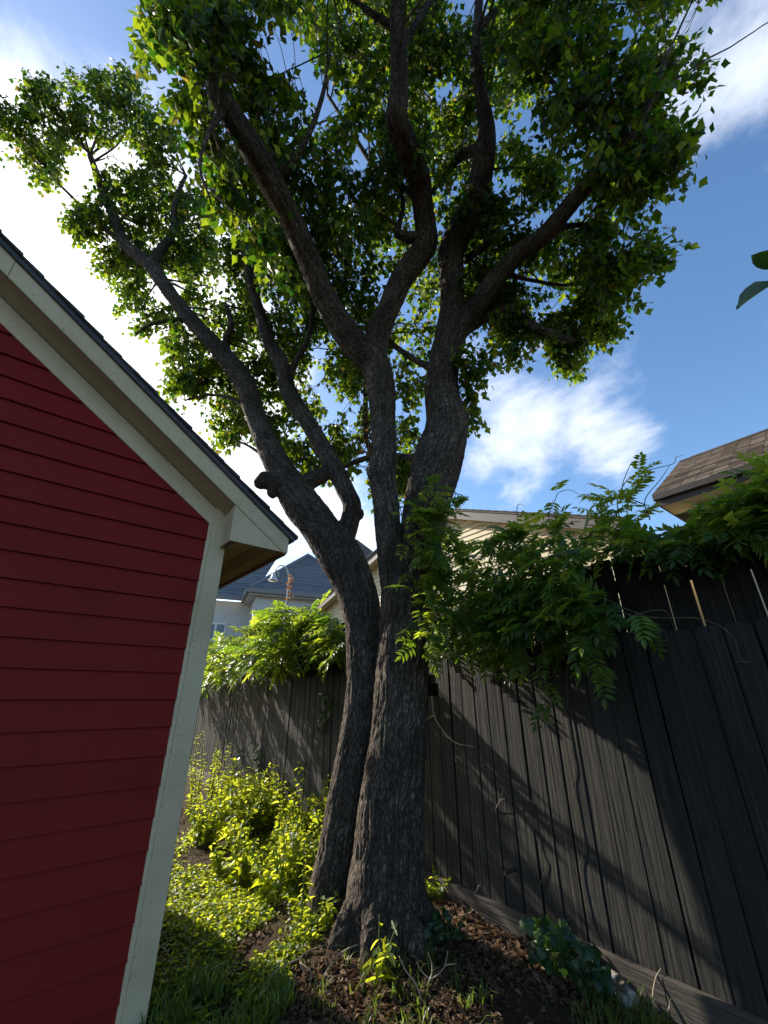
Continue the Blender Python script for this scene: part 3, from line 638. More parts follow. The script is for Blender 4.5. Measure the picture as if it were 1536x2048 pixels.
def build_trunk():
    VV, FF, b = [], [], 0; segs = []
    for nm in STEMS:
        P, R = stem_pts(nm); V, F = tube(P, R * .98, 24)
        VV.append(V); FF += [[i + b for i in f] for f in F]; b += len(V); segs.append((P, R))
    base = PY(772, 1890, 3.98 * TS)
    for an, ln, r in ((205, .30, .07), (255, .26, .08), (305, .26, .08), (345, .30, .08), (25, .26, .07), (150, .28, .07), (95, .26, .07)):
        d_ = np.array([math.cos(rad(an)), math.sin(rad(an)), 0])
        P = catmull([base * [1, 1, 0] + UP * .55 + d_ * .10, base * [1, 1, 0] + UP * .28 + d_ * .20, base * [1, 1, 0] + UP * .08 + d_ * .34, base * [1, 1, 0] - UP * .06 + d_ * (ln + .08)], 6)
        R = np.interp(np.linspace(0, 1, len(P)), [0, .5, 1], [r * .9, r, r * .5]); V, F = tube(P, R, 12)
        VV.append(V); FF += [[i + b for i in f] for f in F]; b += len(V)
    for (x, y, Y, w) in ((522, 965, 4.32, 30), (545, 985, 4.38, 24), (752, 945, 3.86, 40), (918, 838, 3.95, 40), (716, 1028, 4.36, 26), (470, 752, 4.55, 26), (560, 385, 2.72, 40), (905, 700, 3.8, 46)):
        c = PY(x, y, Y * TS); r = w / 2 / FPX * (Y * TS / ray(x, y)[1]); P = np.array([c + UP * r * k for k in (-.95, -.6, 0, .6, .95)]); V, F = tube(P, r * np.array([.3, .8, 1, .8, .3]), 12)
        VV.append(V); FF += [[i + b for i in f] for f in F]; b += len(V)
    me = bpy.data.meshes.new('tmp'); me.from_pydata([tuple(v) for v in np.vstack(VV)], [], FF); me.update()
    o = bpy.data.objects.new('tmp', me); COL.objects.link(o)
    m1 = o.modifiers.new('r', 'REMESH'); m1.mode = 'VOXEL'; m1.voxel_size = .0095
    m2 = o.modifiers.new('s', 'SMOOTH'); m2.factor = .5; m2.iterations = 7
    dg = bpy.context.evaluated_depsgraph_get(); ev = o.evaluated_get(dg); me2 = bpy.data.meshes.new_from_object(ev)
    bpy.data.objects.remove(o)
    n = len(me2.vertices); V = np.empty(n * 3, np.float32); me2.vertices.foreach_get('co', V); V = V.reshape(-1, 3).astype(float)
    NR = np.empty(n * 3, np.float32); me2.vertices.foreach_get('normal', NR); NR = NR.reshape(-1, 3).astype(float)
    # bark coordinates: position rotated into the frame of the nearest stem, z running along it
    best = np.full(n, 1e9); BC = np.zeros((n, 3)); RR = np.full(n, .1)
    for P, R in segs:
        T = norm(np.gradient(P, axis=0)); L = np.r_[0, np.cumsum(np.linalg.norm(np.diff(P, axis=0), axis=1))]
        for j0 in range(0, n, 40000):
            Vv = V[j0:j0 + 40000]; d2 = ((Vv[:, None, :] - P[None, ::2]) ** 2).sum(2); k = d2.argmin(1) * 2; k = np.minimum(k, len(P) - 1)
            dd = np.sqrt(d2.min(1)) - R[k]; up = dd < best[j0:j0 + 40000]
            rel = Vv - P[k]; t = T[k]; al = (rel * t).sum(1); rr = rel - t * al[:, None]
            # rotate the tangent onto z
            ax_ = np.cross(t, UP); sn = np.linalg.norm(ax_, axis=1, keepdims=True); cs = t[:, 2:3]; ax_ = ax_ / (sn + 1e-9)
            rot = rr * cs + np.cross(ax_, rr) * sn + ax_ * (ax_ * rr).sum(1, keepdims=True) * (1 - cs)
            bc = np.c_[rot[:, 0], rot[:, 1], L[k] + al]
            idx = np.where(up)[0] + j0; best[idx] = dd[up]; BC[idx] = bc[up]; RR[idx] = R[k][up]
    lump = fbm(V * np.array([3.2, 3.2, 1.6]), 3)
    wb = BC + .02 * np.c_[pnoise(BC * 7), pnoise(BC * 7 + 9), pnoise(BC * 5 + 3)]
    rid = 1 - np.abs(pnoise(wb * np.array([23, 23, 4.6]))) * 2.0; rid2 = 1 - np.abs(pnoise(wb * np.array([46, 46, 12]) + 5)) * 2
    h = np.clip(RR / .22, .22, 1.0)
    V = V + NR * ((lump * .016 + (rid - .6) * .015 + (rid2 - .6) * .009) * h)[:, None]
    f = np.empty(len(me2.loops), np.int32); me2.loops.foreach_get('vertex_index', f)
    quads = f.reshape(-1, 4) if len(f) == 4 * len(me2.polygons) else None
    faces = quads if quads is not None else [list(p.vertices) for p in me2.polygons]
    ob = link_mesh('trunk', V, faces, M_BARK, tree, True, {'bark': ('FLOAT_VECTOR', BC)})
    bpy.data.meshes.remove(me2)
    print('trunk faces', len(faces), 'height', V[:, 2].max())
build_trunk()

# thinner limbs traced as well: (px, py, Y, width)
BR = [
 [(458, 735, 4.58, 20), (452, 690, 4.58, 17), (462, 650, 4.5, 13), (452, 610, 4.4, 9)],
 [(578, 760, 4.38, 18), (592, 722, 4.34, 12), (615, 680, 4.28, 11), (624, 630, 4.2, 10), (622, 580, 4.1, 8), (640, 500, 3.9, 6)],
 [(302, 530, 4.53, 22), (322, 500, 4.5, 18), (345, 465, 4.45, 14), (350, 405, 4.3, 10), (372, 350, 4.2, 7)],
 [(875, 735, 3.9, 16), (845, 728, 4.0, 13), (800, 700, 4.2, 11), (775, 680, 4.4, 9), (740, 650, 4.6, 6)],
 [(845, 478, 3.34, 26), (815, 474, 3.3, 22), (795, 466, 3.25, 16), (801, 440, 3.2, 10), (806, 400, 3.1, 7), (790, 350, 3.0, 5)],
 [(862, 905, 4.05, 16), (825, 915, 4.3, 15), (785, 912, 4.7, 14), (735, 916, 5.0, 12), (680, 935, 5.3, 10), (610, 950, 5.6, 7), (520, 910, 5.9, 5)],
 [(740, 905, 5.0, 9), (731, 860, 5.0, 10), (731, 800, 5.0, 10), (728, 740, 4.95, 8), (700, 660, 4.9, 6)],
 [(930, 520, 3.6, 18), (962, 498, 3.6, 13), (1000, 470, 3.7, 8), (1060, 430, 3.8, 5)],
 [(780, 370, 3.6, 12), (745, 330, 3.5, 10), (700, 260, 3.3, 8), (655, 190, 3.1, 6)],
 [(838, 400, 3.1, 16), (800, 370, 3.3, 12), (780, 360, 3.5, 10)],
 [(968, 300, 3.1, 26), (935, 305, 3.3, 20), (905, 330, 3.5, 14), (860, 390, 3.8, 8)],
 [(1236, 298, 2.62, 18), (1180, 240, 2.6, 12), (1120, 180, 2.5, 9), (1050, 110, 2.4, 6)],
 [(1090, 470, 3.22, 16), (1150, 450, 3.4, 10), (1220, 460, 3.6, 7), (1300, 490, 3.8, 4), (1345, 470, 3.9, 3)],
 [(1005, 545, 3.52, 12), (1060, 560, 3.6, 8), (1130, 570, 3.7, 6), (1200, 560, 3.8, 4)],
 [(545, 365, 2.7, 20), (600, 300, 2.5, 13), (640, 210, 2.3, 9), (660, 100, 2.1, 6)],
 [(455, 215, 2.15, 16), (420, 260, 2.1, 10), (400, 330, 2.15, 6), (420, 400, 2.2, 4)],
 [(383, 640, 4.6, 13), (345, 640, 4.6, 9), (300, 650, 4.6, 6), (270, 670, 4.6, 4)],
 [(250, 488, 4.5, 12), (200, 450, 4.5, 9), (150, 400, 4.5, 6), (100, 350, 4.5, 4)],
 [(512, 832, 4.53, 12), (470, 800, 4.6, 8), (420, 790, 4.7, 5), (370, 800, 4.8, 4)],
 [(560, 950, 4.46, 12), (530, 915, 4.55, 8), (500, 893, 4.65, 5), (470, 880, 4.75, 4)],
 [(1300, 200, 2.35, 9), (1350, 160, 2.3, 5), (1415, 118, 2.25, 3.2), (1470, 88, 2.2, 2.6), (1536, 45, 2.15, 2), (1600, 10, 2.1, 1.6)],
 [(955, 60, 2.4, 14), (1010, 0, 2.3, 10), (1080, -60, 2.2, 7)],
 [(797, 100, 2.2, 18), (850, 20, 2.2, 11), (900, -60, 2.2, 7)],
 [(796, 60, 2.1, 16), (720, 10, 2.0, 10), (640, -50, 1.9, 7)],
]
NODES = []
for nm in STEMS:
    if nm in ('M', 'Ls', 'Lk'): continue
    P, R = stem_pts(nm, 5); NODES += [(p, r) for p, r in zip(P[len(P) // 4:], R[len(P) // 4:])]
def bark_tube(P, R, k, m=M_BARK, parent=tree, name='branch'):
    V, F = tube(P, R, k); L = np.r_[0, np.cumsum(np.linalg.norm(np.diff(P, axis=0), axis=1))]
    BCv = np.c_[(V - np.repeat(P, k, 0))[:, :2] * 1.0, np.repeat(L, k)]
    V = V + (pnoise(V * 30) * .10 + pnoise(V * 11) * .2)[:, None] * (V - np.repeat(P, k, 0))
    return link_mesh(name, V, F, m, parent, True, {'bark': ('FLOAT_VECTOR', BCv)})
_all = np.vstack([catmull(np.array(v, float), 8) for v in STEMS.values()])
for b_ in BR:
    _k = np.hypot(_all[:, 0] - b_[0][0], _all[:, 1] - b_[0][1]).argmin(); _d = np.hypot(*(_all[_k, :2] - b_[0][:2]))
    _f = TS * (_all[_k, 2] / b_[0][2] if _d < 14 else 1); b_ = [(x, y, Y * _f, w) for x, y, Y, w in b_]
    q = catmull(np.array(b_, float), 7); P = np.array([PY(*r[:3]) for r in q]); R = np.array([r[3] / 2 / FPX * (r[2] / ray(r[0], r[1])[1]) for r in q])
    P = P + .012 * np.c_[pnoise(P * 6), pnoise(P * 6 + 5), pnoise(P * 6 + 11)] * np.linspace(0, 1, len(P))[:, None]
    bark_tube(P, R, 10)
    if b_[-1][0] < 1500: NODES += [(p, r) for p, r in zip(P[2:], R[2:])]
NP = np.array([p for p, r in NODES]); NRAD = np.array([r for p, r in NODES])

# ---------------- crown: sprays of leaves inside the outline of the crown, at measured depths
CROWN = [  # outline, depth range along the optical axis, sprays, clump frequency, threshold
 ([(-60, 150), (0, 190), (40, 175), (120, 150), (190, 145), (255, 135), (290, 180), (340, 250), (420, 400), (430, 520), (380, 560), (330, 480), (250, 430), (250, 540), (215, 548), (170, 480), (125, 440), (105, 395), (60, 372), (20, 335), (10, 280), (-60, 270)], 6.8, 8.3, 700, .012, -.12),
 ([(230, 430), (330, 480), (420, 520), (500, 620), (540, 700), (480, 720), (410, 640), (330, 640), (330, 730), (275, 700), (240, 620), (250, 560)], 6.7, 8.0, 240, .014, -.10),
 ([(330, 640), (420, 660), (480, 720), (540, 700), (720, 740), (735, 880), (690, 960), (620, 940), (560, 930), (520, 870), (440, 890), (385, 850), (335, 795), (345, 730)], 5.8, 7.6, 480, .013, -.13),
 ([(380, 380), (560, 330), (640, 560), (720, 660), (760, 720), (740, 780), (560, 720), (500, 640), (440, 520)], 5.6, 7.2, 430, .012, -.16),
 ([(620, 420), (860, 380), (1000, 420), (1020, 560), (960, 640), (900, 700), (860, 780), (850, 880), (800, 960), (760, 1010), (740, 960), (740, 760), (700, 640)], 5.4, 7.0, 450, .012, -.14),
 ([(860, 260), (1050, 260), (1200, 330), (1260, 420), (1250, 500), (1180, 560), (1050, 600), (960, 640), (930, 560), (880, 440)], 4.8, 6.2, 340, .012, -.08),
 ([(1010, 560), (1110, 530), (1230, 560), (1245, 640), (1190, 735), (1125, 730), (1080, 700), (1020, 720), (960, 690), (950, 640)], 4.9, 5.8, 200, .014, -.08),
 ([(1180, 420), (1290, 440), (1350, 450), (1345, 500), (1290, 545), (1250, 600), (1200, 590), (1170, 520)], 4.4, 5.2, 85, .018, -.05),
 ([(920, 690), (975, 690), (985, 740), (945, 790), (955, 850), (935, 855), (920, 780)], 4.6, 5.2, 26, 0, -9),
 ([(290, -60), (300, 60), (285, 110), (330, 190), (370, 240), (400, 310), (560, 330), (630, 300), (600, 200), (560, -60)], 3.9, 4.9, 200, .009, -.22),
 ([(395, 300), (425, 400), (450, 430), (520, 480), (555, 570), (640, 600), (690, 480), (640, 310), (500, 300)], 4.75, 5.7, 200, .009, -.22),
 ([(330, 170), (370, 230), (410, 330), (440, 420), (500, 470), (550, 560), (580, 560), (520, 440), (450, 330), (400, 200)], 3.4, 4.0, 48, 0, -9),
 ([(560, -160), (600, 200), (650, 380), (700, 470), (800, 420), (860, 300), (800, 100), (790, -160)], 4.4, 5.8, 420, .010, -.16),
 ([(790, -160), (810, 150), (850, 300), (900, 400), (990, 330), (1060, 260), (1100, 120), (1080, -160)], 4.9, 6.3, 500, .010, -.14),
 ([(1000, -160), (1040, 120), (1080, 240), (1180, 300), (1260, 380), (1330, 330), (1360, 250), (1400, 130), (1462, 0), (1440, -160)], 3.6, 5.0, 470, .010, -.14),
 ([(1180, 260), (1290, 260), (1380, 270), (1370, 330), (1320, 380), (1270, 420), (1210, 400)], 3.4, 4.4, 60, .012, -.1),
 ([(740, 930), (830, 880), (840, 960), (790, 1000), (750, 1010)], 5.2, 6.0, 36, 0, -9),
 ([(430, -200), (800, -260), (1200, -260), (1400, -200), (1380, -60), (1000, -60), (430, -60)], 3.0, 4.6, 130, 0, -9),
 ([(300, -60), (300, 60), (330, 130), (420, 170), (470, 100), (460, -60)], 3.1, 3.7, 42, 0, -9),
]
lp_pos, lp_T, lp_N, lp_sz = [], [], [], []
TW = []; PETS = []
gcr = np.random.default_rng(21)
spr = []
for ci, (poly, t0, t1, n, fr, th) in enumerate(CROWN):
    q = sample_poly(poly, n, fr, th, 31 + ci)
    # depth varies smoothly over the outline, so neighbouring sprays share a bough
    dn = np.clip(.5 + .9 * pnoise(np.c_[q * .006, np.full(n, ci * 3.3)]) + gcr.normal(0, .16, n), 0, 1)
    spr += [PT(x, y, TS * (t0 + (t1 - t0) * d_)) for (x, y), d_ in zip(q, dn)]
spr = np.array(spr)
# boughs: group sprays in coarse cells, one branch per cell from the nearest limb
cell = np.floor(spr / .72).astype(int); keys = {}
for i, c in enumerate(map(tuple, cell)): keys.setdefault(c, []).append(i)
for c, idx in keys.items():
    cen = spr[idx].mean(0); dn = np.linalg.norm(NP - cen, axis=1) + .25 * np.abs(NP[:, 2] - cen[2]); k = dn.argmin(); a = NP[k]; L = np.linalg.norm(cen - a)
    r0 = min(NRAD[k] * .5, .016, .004 + .004 * math.sqrt(len(idx)) * (.6 + .25 * L)); mid = (a + cen) / 2 + np.array([0, 0, .10 * L]) + gcr.normal(0, .05 * L, 3); mid2 = a * .25 + cen * .75 + np.array([0, 0, .06 * L]) + gcr.normal(0, .04 * L, 3)
    P = catmull([a, mid, mid2, cen], 5); R = np.linspace(r0, .004, len(P))
    if L > .25 and len(idx) >= 3: bark_tube(P, R, 6, M_TWIG)
    else: TW.append((P[::3], R[::3] * .6))
    for i in idx:
        s_ = spr[i]; j = np.linalg.norm(P - s_, axis=1)[len(P) // 3:].argmin() + len(P) // 3; st = P[j]
        dirv = norm(s_ - st + gcr.normal(0, .08, 3) + np.array([0, 0, -.05])); ln = gcr.uniform(.22, .42)
        tip = s_ + dirv * ln * .5 + np.array([0, 0, -.06]); m_ = (st + s_) / 2 + np.array([0, 0, .05]) + gcr.normal(0, .03, 3)
        tw = catmull([st, m_, s_, tip], 3); TW.append((tw[::1], np.linspace(.0042, .0014, len(tw))))
        nl = gcr.integers(13, 20); start = len(tw) // 3
        f = start + (len(tw) - 1 - start) * (np.arange(nl) + .5) / nl; i0 = f.astype(int); p = tw[i0] + (tw[np.minimum(i0 + 1, len(tw) - 1)] - tw[i0]) * (f - i0)[:, None]
        ang = np.arange(nl) * 2.4 + gcr.uniform(-.5, .5, nl); out = np.c_[np.cos(ang), np.sin(ang), np.zeros(nl)]
        pet = norm(out * .9 + dirv * .5 + UP * gcr.uniform(-.5, .2, nl)[:, None]); lpz = p + pet * gcr.uniform(.03, .075, nl)[:, None]
        T = norm(pet * .55 - UP * gcr.uniform(.25, 1.2, nl)[:, None] + gcr.normal(0, .3, (nl, 3)))
        Nn = norm(np.cross(np.cross(T, out + gcr.normal(0, .5, (nl, 3)) + UP * .6), T) + 1e-6)
        lp_pos.append(lpz); lp_T.append(T); lp_N.append(Nn); lp_sz.append(gcr.uniform(.062, .098, nl)); PETS.append((p, lpz))
lp_pos, lp_T, lp_N, lp_sz = map(np.concatenate, (lp_pos, lp_T, lp_N, lp_sz))
print('tree leaves', len(lp_pos), 'boughs', len(keys))
V_, F_ = tubes_mesh([(P, R) for P, R in TW if len(P) > 2], 3)
link_mesh('twigs', V_, F_, M_TWIG, tree, False, None, 'stuff')
A_ = np.vstack([a for a, _ in PETS]); B_ = np.vstack([b for _, b in PETS]); sdv = norm(np.cross(B_ - A_, [.3, .5, .8])) * .0012
Vp = np.stack([A_ - sdv, A_ + sdv, B_], 1).reshape(-1, 3); link_mesh('leaf_stalks', Vp, np.arange(len(Vp)).reshape(-1, 3), M_GSTEM, tree, False, None, 'stuff')

# leaf outlines: (across, along, rise) for one half, mirrored; broad rhombus with a drawn-out tip
L_LOW = np.array([(0, 0, 0), (-.50, .36, .10), (-.17, .72, .05), (0, 1.06, -.04), (.17, .72, .05), (.50, .36, .10)])
L_LOWF = np.array([(0, 1, 2), (0, 2, 3), (0, 3, 4), (0, 4, 5)])
def leaf_batch(pos, T, Nn, sz, tpl, tf, wid=1.0):
    S = norm(np.cross(T, Nn)); Nn = np.cross(S, T); k = len(tpl)
    V = pos[:, None] + sz[:, None, None] * (tpl[None, :, 0:1] * wid * S[:, None] + tpl[None, :, 1:2] * T[:, None] + tpl[None, :, 2:3] * Nn[:, None])
    F = tf[None] + (np.arange(len(pos)) * k)[:, None, None]
    return V.reshape(-1, 3), F.reshape(-1, tf.shape[1])
def curved_leaf(name, half, m, rows_rise=.0, fold=.2, droop=.12, wave=.0, seed=0):
    """finer single leaf: midrib + two curved halves"""
    g = np.random.default_rng(seed); ys = [y for w, y in half]; V, F = [], []
    for w, y in half:
        dz = -droop * y * y + wave * g.normal()
        V += [(-w, y, fold * w + dz + wave * g.normal() * .5), (-w * .5, y, fold * .62 * w + dz), (0, y, dz), (w * .5, y, fold * .62 * w + dz), (w, y, fold * w + dz + wave * g.normal() * .5)]
    for i in range(len(half) - 1):
        for j in range(4): F.append([i * 5 + j, i * 5 + j + 1, (i + 1) * 5 + j + 1, (i + 1) * 5 + j])
    me = bpy.data.meshes.new(name); me.from_pydata(V, [], F); me.materials.append(m)
    me.polygons.foreach_set('use_smooth', np.ones(len(F), bool)); me.update(); return me
TALLOW = [(.0, 0), (.20, .05), (.40, .18), (.50, .34), (.43, .50), (.26, .66), (.11, .82), (.03, .96), (0, 1.06)]
tallow_me = [curved_leaf('leaf', TALLOW, M_LEAF, 0, random.uniform(.12, .4), random.uniform(.05, .3), .015, i) for i in range(5)]
dcam = lp_pos - CAM; depth = dcam[:, 1] * CT + dcam[:, 2] * ST
ux = dcam[:, 0] / depth * FPX + 768; vy = 1024 - (-dcam[:, 1] * ST + dcam[:, 2] * CT) / depth * FPX
vis = (ux > 0) & (ux < 1536) & (vy > 0) & (vy < 2048) & (depth > .3)
order = np.argsort(np.where(vis, -lp_sz / depth * (1 + .4 * np.hypot(ux - 768, vy - 1024) / 1000), 9)); big = order[:300]
def leaf_objects(me_list, pos, T, Nn, sz, parent, name='leaf'):
    inv = PINV[parent.name]; S = norm(np.cross(T, Nn)); Nn = np.cross(S, T)
    for i in range(len(pos)):
        o = bpy.data.objects.new(name, me_list[i % len(me_list)]); COL.objects.link(o); o.parent = parent
        M = Matrix([[*(S[i] * sz[i])], [*(T[i] * sz[i])], [*(Nn[i] * sz[i])]]).transposed().to_4x4(); M.translation = Vector(pos[i])
        o.matrix_basis = inv @ M
leaf_objects(tallow_me, lp_pos[big], lp_T[big], lp_N[big], lp_sz[big], tree)
rest = np.setdiff1d(np.arange(len(lp_pos)), big)
V_, F_ = leaf_batch(lp_pos[rest], lp_T[rest], lp_N[rest], lp_sz[rest], L_LOW, L_LOWF)
link_mesh('crown', V_, F_, M_LEAF, tree, False, {'rnd': ('FLOAT', np.repeat(gcr.random(len(rest)), 6))}, 'stuff')

# ================================================================ WISTERIA
LFT = [(0, 0), (.16, .14), (.22, .36), (.19, .58), (.11, .80), (.03, .95), (0, 1.02)]
def pinnate(seed, m, pairs=6, L=.24):
    """one compound leaf: rachis and paired leaflets, unit metres, along +y, facing +z"""
    g = np.random.default_rng(seed); V, F = [], []
    dro = g.uniform(.10, .45); side = g.uniform(-.25, .25)
    def rp_(t): return np.array([side * L * t * t, L * t, -dro * L * t * t])
    pts = np.array([rp_(t) for t in np.linspace(0, 1, 5)]); v, f = tube(pts, np.linspace(.0022, .001, 5), 3, False); V += [tuple(x) for x in v]; F += f
    def lf(p, d_, sz, roll):
        d_ = norm(d_); s_ = norm(np.cross(d_, np.array([0, 0, 1.0]))); n_ = np.cross(s_, d_); s_, n_ = s_ * math.cos(roll) + n_ * math.sin(roll), n_ * math.cos(roll) - s_ * math.sin(roll)
        b = len(V)
        for a_, y, z_ in ((0, 0, 0), (-.17, .22, .05), (-.21, .48, .06), (-.09, .80, .0), (0, 1.04, -.10), (.09, .80, .0), (.21, .48, .06), (.17, .22, .05), (0, .5, -.01)):
            V.append(tuple(p + sz * (a_ * s_ + y * d_ + z_ * n_)))
        F.extend([[b, b + 1, b + 2, b + 8], [b + 8, b + 2, b + 3, b + 4], [b, b + 8, b + 6, b + 7], [b + 8, b + 4, b + 5, b + 6]])
    for i in range(pairs):
        t = .22 + .72 * i / (pairs - 1); p = rp_(t); sz = .072 * (.75 + .5 * math.sin(math.pi * (.2 + .7 * t))) * g.uniform(.85, 1.15)
        for sg in (-1, 1): lf(p, np.array([sg * 1.0, .55 + g.uniform(-.15, .2), -.28 + g.uniform(-.25, .2)]), sz, g.uniform(-.35, .35))
    lf(rp_(1), np.array([side, 1, -.5]), .078, 0)
    me = bpy.data.meshes.new('leaf'); me.from_pydata([tuple(map(float, v)) for v in V], [], F); me.materials.append(m); me.update(); return me
pin_me = [pinnate(i, M_WIST, 5 + i % 3) for i in range(8)]
def vine(name, label, pts, face, parent_stems, count_obj, sizes=(.8, 1.15), seed=0, down=.6, group=None, mats=None):
    """pts: leaf base points; face(p, rng): outward direction at p"""
    g = np.random.default_rng(seed); v = thing(name, label, 'vine', parent_stems[0][0][0], group)
    for P, R in parent_stems:
        V, F = tube(P, R, 6); link_mesh('stem', V, F, mats or M_STEM, v, True)
    T, Nn = [], []
    for p in pts:
        o_ = face(p, g); t_ = norm(o_ + g.normal(0, .45, 3) + np.array([0, 0, -down * g.uniform(.2, 1)])); n_ = norm(UP * 1.0 + o_ * .55 + g.normal(0, .3, 3)); n_ = norm(n_ - t_ * (n_ @ t_)); T.append(t_); Nn.append(n_)
    T, Nn = np.array(T), np.array(Nn); sz = g.uniform(*sizes, len(pts)); k = min(count_obj, len(pts))
    dist = np.linalg.norm(pts - CAM, axis=1); od = np.argsort(dist / sz); a, b = od[:k], od[k:]
    leaf_objects(pin_me, pts[a], T[a], Nn[a], sz[a], v)
    if len(b):
        VV, FF, RN, base = [], [], [], 0
        S = norm(np.cross(T, Nn)); N2 = np.cross(S, T)
        tpl = []
        for me in pin_me:
            x = np.empty(len(me.vertices) * 3, np.float32); me.vertices.foreach_get('co', x); tpl.append((x.reshape(-1, 3).astype(float), np.array([list(p.vertices) for p in me.polygons])))
        for i in b:
            x, f = tpl[i % len(tpl)]; VV.append(pts[i] + sz[i] * (x[:, :1] * S[i] + x[:, 1:2] * T[i] + x[:, 2:] * N2[i])); FF.append(f + base); base += len(x); RN.append(np.full(len(x), g.random()))
        link_mesh('foliage', np.vstack(VV), np.vstack(FF), M_WIST, v, False, {'rnd': ('FLOAT', np.concatenate(RN))}, 'stuff')
    return v
def strand(P, R0=.006, R1=.0018, n=6): P = catmull(P, n); return (P, np.linspace(R0, R1, len(P)))
gv = np.random.default_rng(77)
# --- big drooping cluster to the right of the trunk
W1 = [(880, 1060), (960, 1075), (1040, 1065), (1100, 1045), (1150, 1055), (1180, 1075), (1175, 1110), (1150, 1160), (1195, 1205), (1235, 1230), (1210, 1262), (1150, 1280), (1090, 1285), (1035, 1312), (985, 1318), (940, 1285), (880, 1295), (862, 1230), (852, 1150)]
q = sample_poly(W1, 640, .016, -.30, 5)
p1 = np.array([PF(x, y, o_) for (x, y), o_ in zip(q, gv.beta(1.4, 1.6, len(q)) * .62 - .52)])
p1 = p1 + FN * .05
strd = [(PF(1085, 1290, -.38), PF(1090, 1400, -.22)), (PF(1130, 1290, -.35), PF(1136, 1420, -.2)), (PF(1175, 1290, -.3), PF(1205, 1330, -.3)), (PF(980, 1330, -.2), PF(972, 1350, -.2)), (PF(1195, 1195, -.4), PF(1290, 1232, -.42))]
ext = []
for a, b in strd[:1] + strd[2:3] + strd[4:]:
    for f in np.linspace(.1, 1, 6): ext.append(a + (b - a) * f)
p1 = np.vstack([p1, np.array(ext)])
st1 = [strand([FW(2.2, .08, 0.02), FW(2.25, .09, 1.3), FW(2.3, .02, 1.95), FW(2.2, -.15, 2.15), FW(1.9, -.3, 2.1), FW(1.6, -.35, 1.95)], .018, .006)]
for a, b in strd: st1.append(strand([FW(2.2, -.1, 2.15), (a + FW(2.2, -.1, 2.15)) / 2 + UP * .1, a, (a + b) / 2, b], .005, .0016))
for k in range(16):
    e = p1[gv.integers(len(p1))]; st1.append(strand([FW(2.3 + gv.uniform(-.5, .5), .0, 2.1), (FW(2.3, 0, 2.2) + e) / 2 + UP * gv.uniform(.05, .2), e], .006, .002))
# long bare runner curling over the fence face
st1.append(strand([PF(1215, 1210, -.42), PF(1260, 1230, -.42), PF(1330, 1236, -.40), PF(1390, 1236, -.38), PF(1440, 1252, -.34), PF(1470, 1280, -.30), PF(1477, 1310, -.27), PF(1490, 1324, -.25), PF(1496, 1325, -.24), PF(1480, 1323, -.25), PF(1470, 1327, -.25)], .0028, .0012))
st1.append(strand([PF(1270, 1232, -.42), PF(1300, 1222, -.41), PF(1330, 1222, -.38), PF(1342, 1240, -.32), PF(1358, 1280, -.2), PF(1368, 1305, -.1), PF(1378, 1330, -.03)], .003, .0014))
st1.append(strand([PF(900, 1270, -.25), PF(960, 1280, -.2), PF(968, 1240, -.2), PF(965, 1190, -.2)], .003, .0015))
def face_f(p, g): return -FN * .9 + FD * g.uniform(-.9, .9) * .7 + np.array([0, 0, g.uniform(-.1, .35)])
vine('wisteria_vine', 'dense wisteria cluster drooping over the dark fence right of the trunk', p1, face_f, st1, 290, (.65, 1.0), 1, .7)
# --- vine running along the top of the tall fence
W2 = [(1165, 1060), (1230, 1050), (1300, 1072), (1380, 1066), (1440, 1020), (1536, 955), (1640, 890), (1640, 1090), (1540, 1060), (1500, 1075), (1420, 1075), (1380, 1100), (1320, 1095), (1240, 1098), (1180, 1095)]
q = sample_poly(W2, 400, .016, -.3, 9); p2 = np.array([PF(x, y, o_) for (x, y), o_ in zip(q, gv.uniform(-.16, .34, len(q)))])
SH = [(1195, 1055), (1215, 985), (1250, 950), (1300, 938), (1322, 940), (1285, 975), (1265, 1000), (1280, 1050)]
q = sample_poly(SH, 34, 0, -9, 10); p2 = np.vstack([p2, [PF(x, y, o_) for (x, y), o_ in zip(q, gv.uniform(.05, .35, len(q)))], [PF(x, y, .15) for x, y in ((1095, 1020), (1105, 1000), (1112, 985), (1100, 1040), (1085, 1045))]])
st2 = [strand([FW(.2, .34, .0), FW(.2, .33, 2.3), FW(.5, .15, 2.52), FW(1.2, .12, 2.50), FW(2.0, .15, 2.48)], .016, .006), strand([FW(.2, .33, 2.3), FW(-.2, .12, 2.52), FW(-1.0, .15, 2.5)], .014, .006)]
for pts_ in ([(1240, 1040), (1235, 1000), (1255, 960), (1300, 940), (1345, 928), (1352, 915), (1366, 910)], [(1300, 1040), (1290, 1000), (1320, 960), (1340, 930)], [(1105, 1060), (1098, 1030), (1110, 1000), (1118, 985), (1140, 980), (1160, 990), (1172, 995)], [(1290, 1010), (1245, 985), (1258, 935), (1272, 922), (1285, 935)], [(1215, 1030), (1205, 1002), (1190, 990), (1170, 993), (1158, 1007)], [(1450, 1010), (1490, 960), (1530, 930)], [(1036, 1060), (1034, 1018), (1040, 1008), (1050, 1014)]):
    st2.append(strand([PF(x, y, .18) for x, y in pts_], .0045, .0014))
def face_t(p, g): return -FN * g.uniform(.1, 1) + FD * g.uniform(-1, 1) + np.array([0, 0, g.uniform(-.1, .6)])
vine('wisteria_vine', 'wisteria trailing along the top of the tall fence below the brown roof', p2, face_t, st2, 290, (.6, .95), 2, .6)
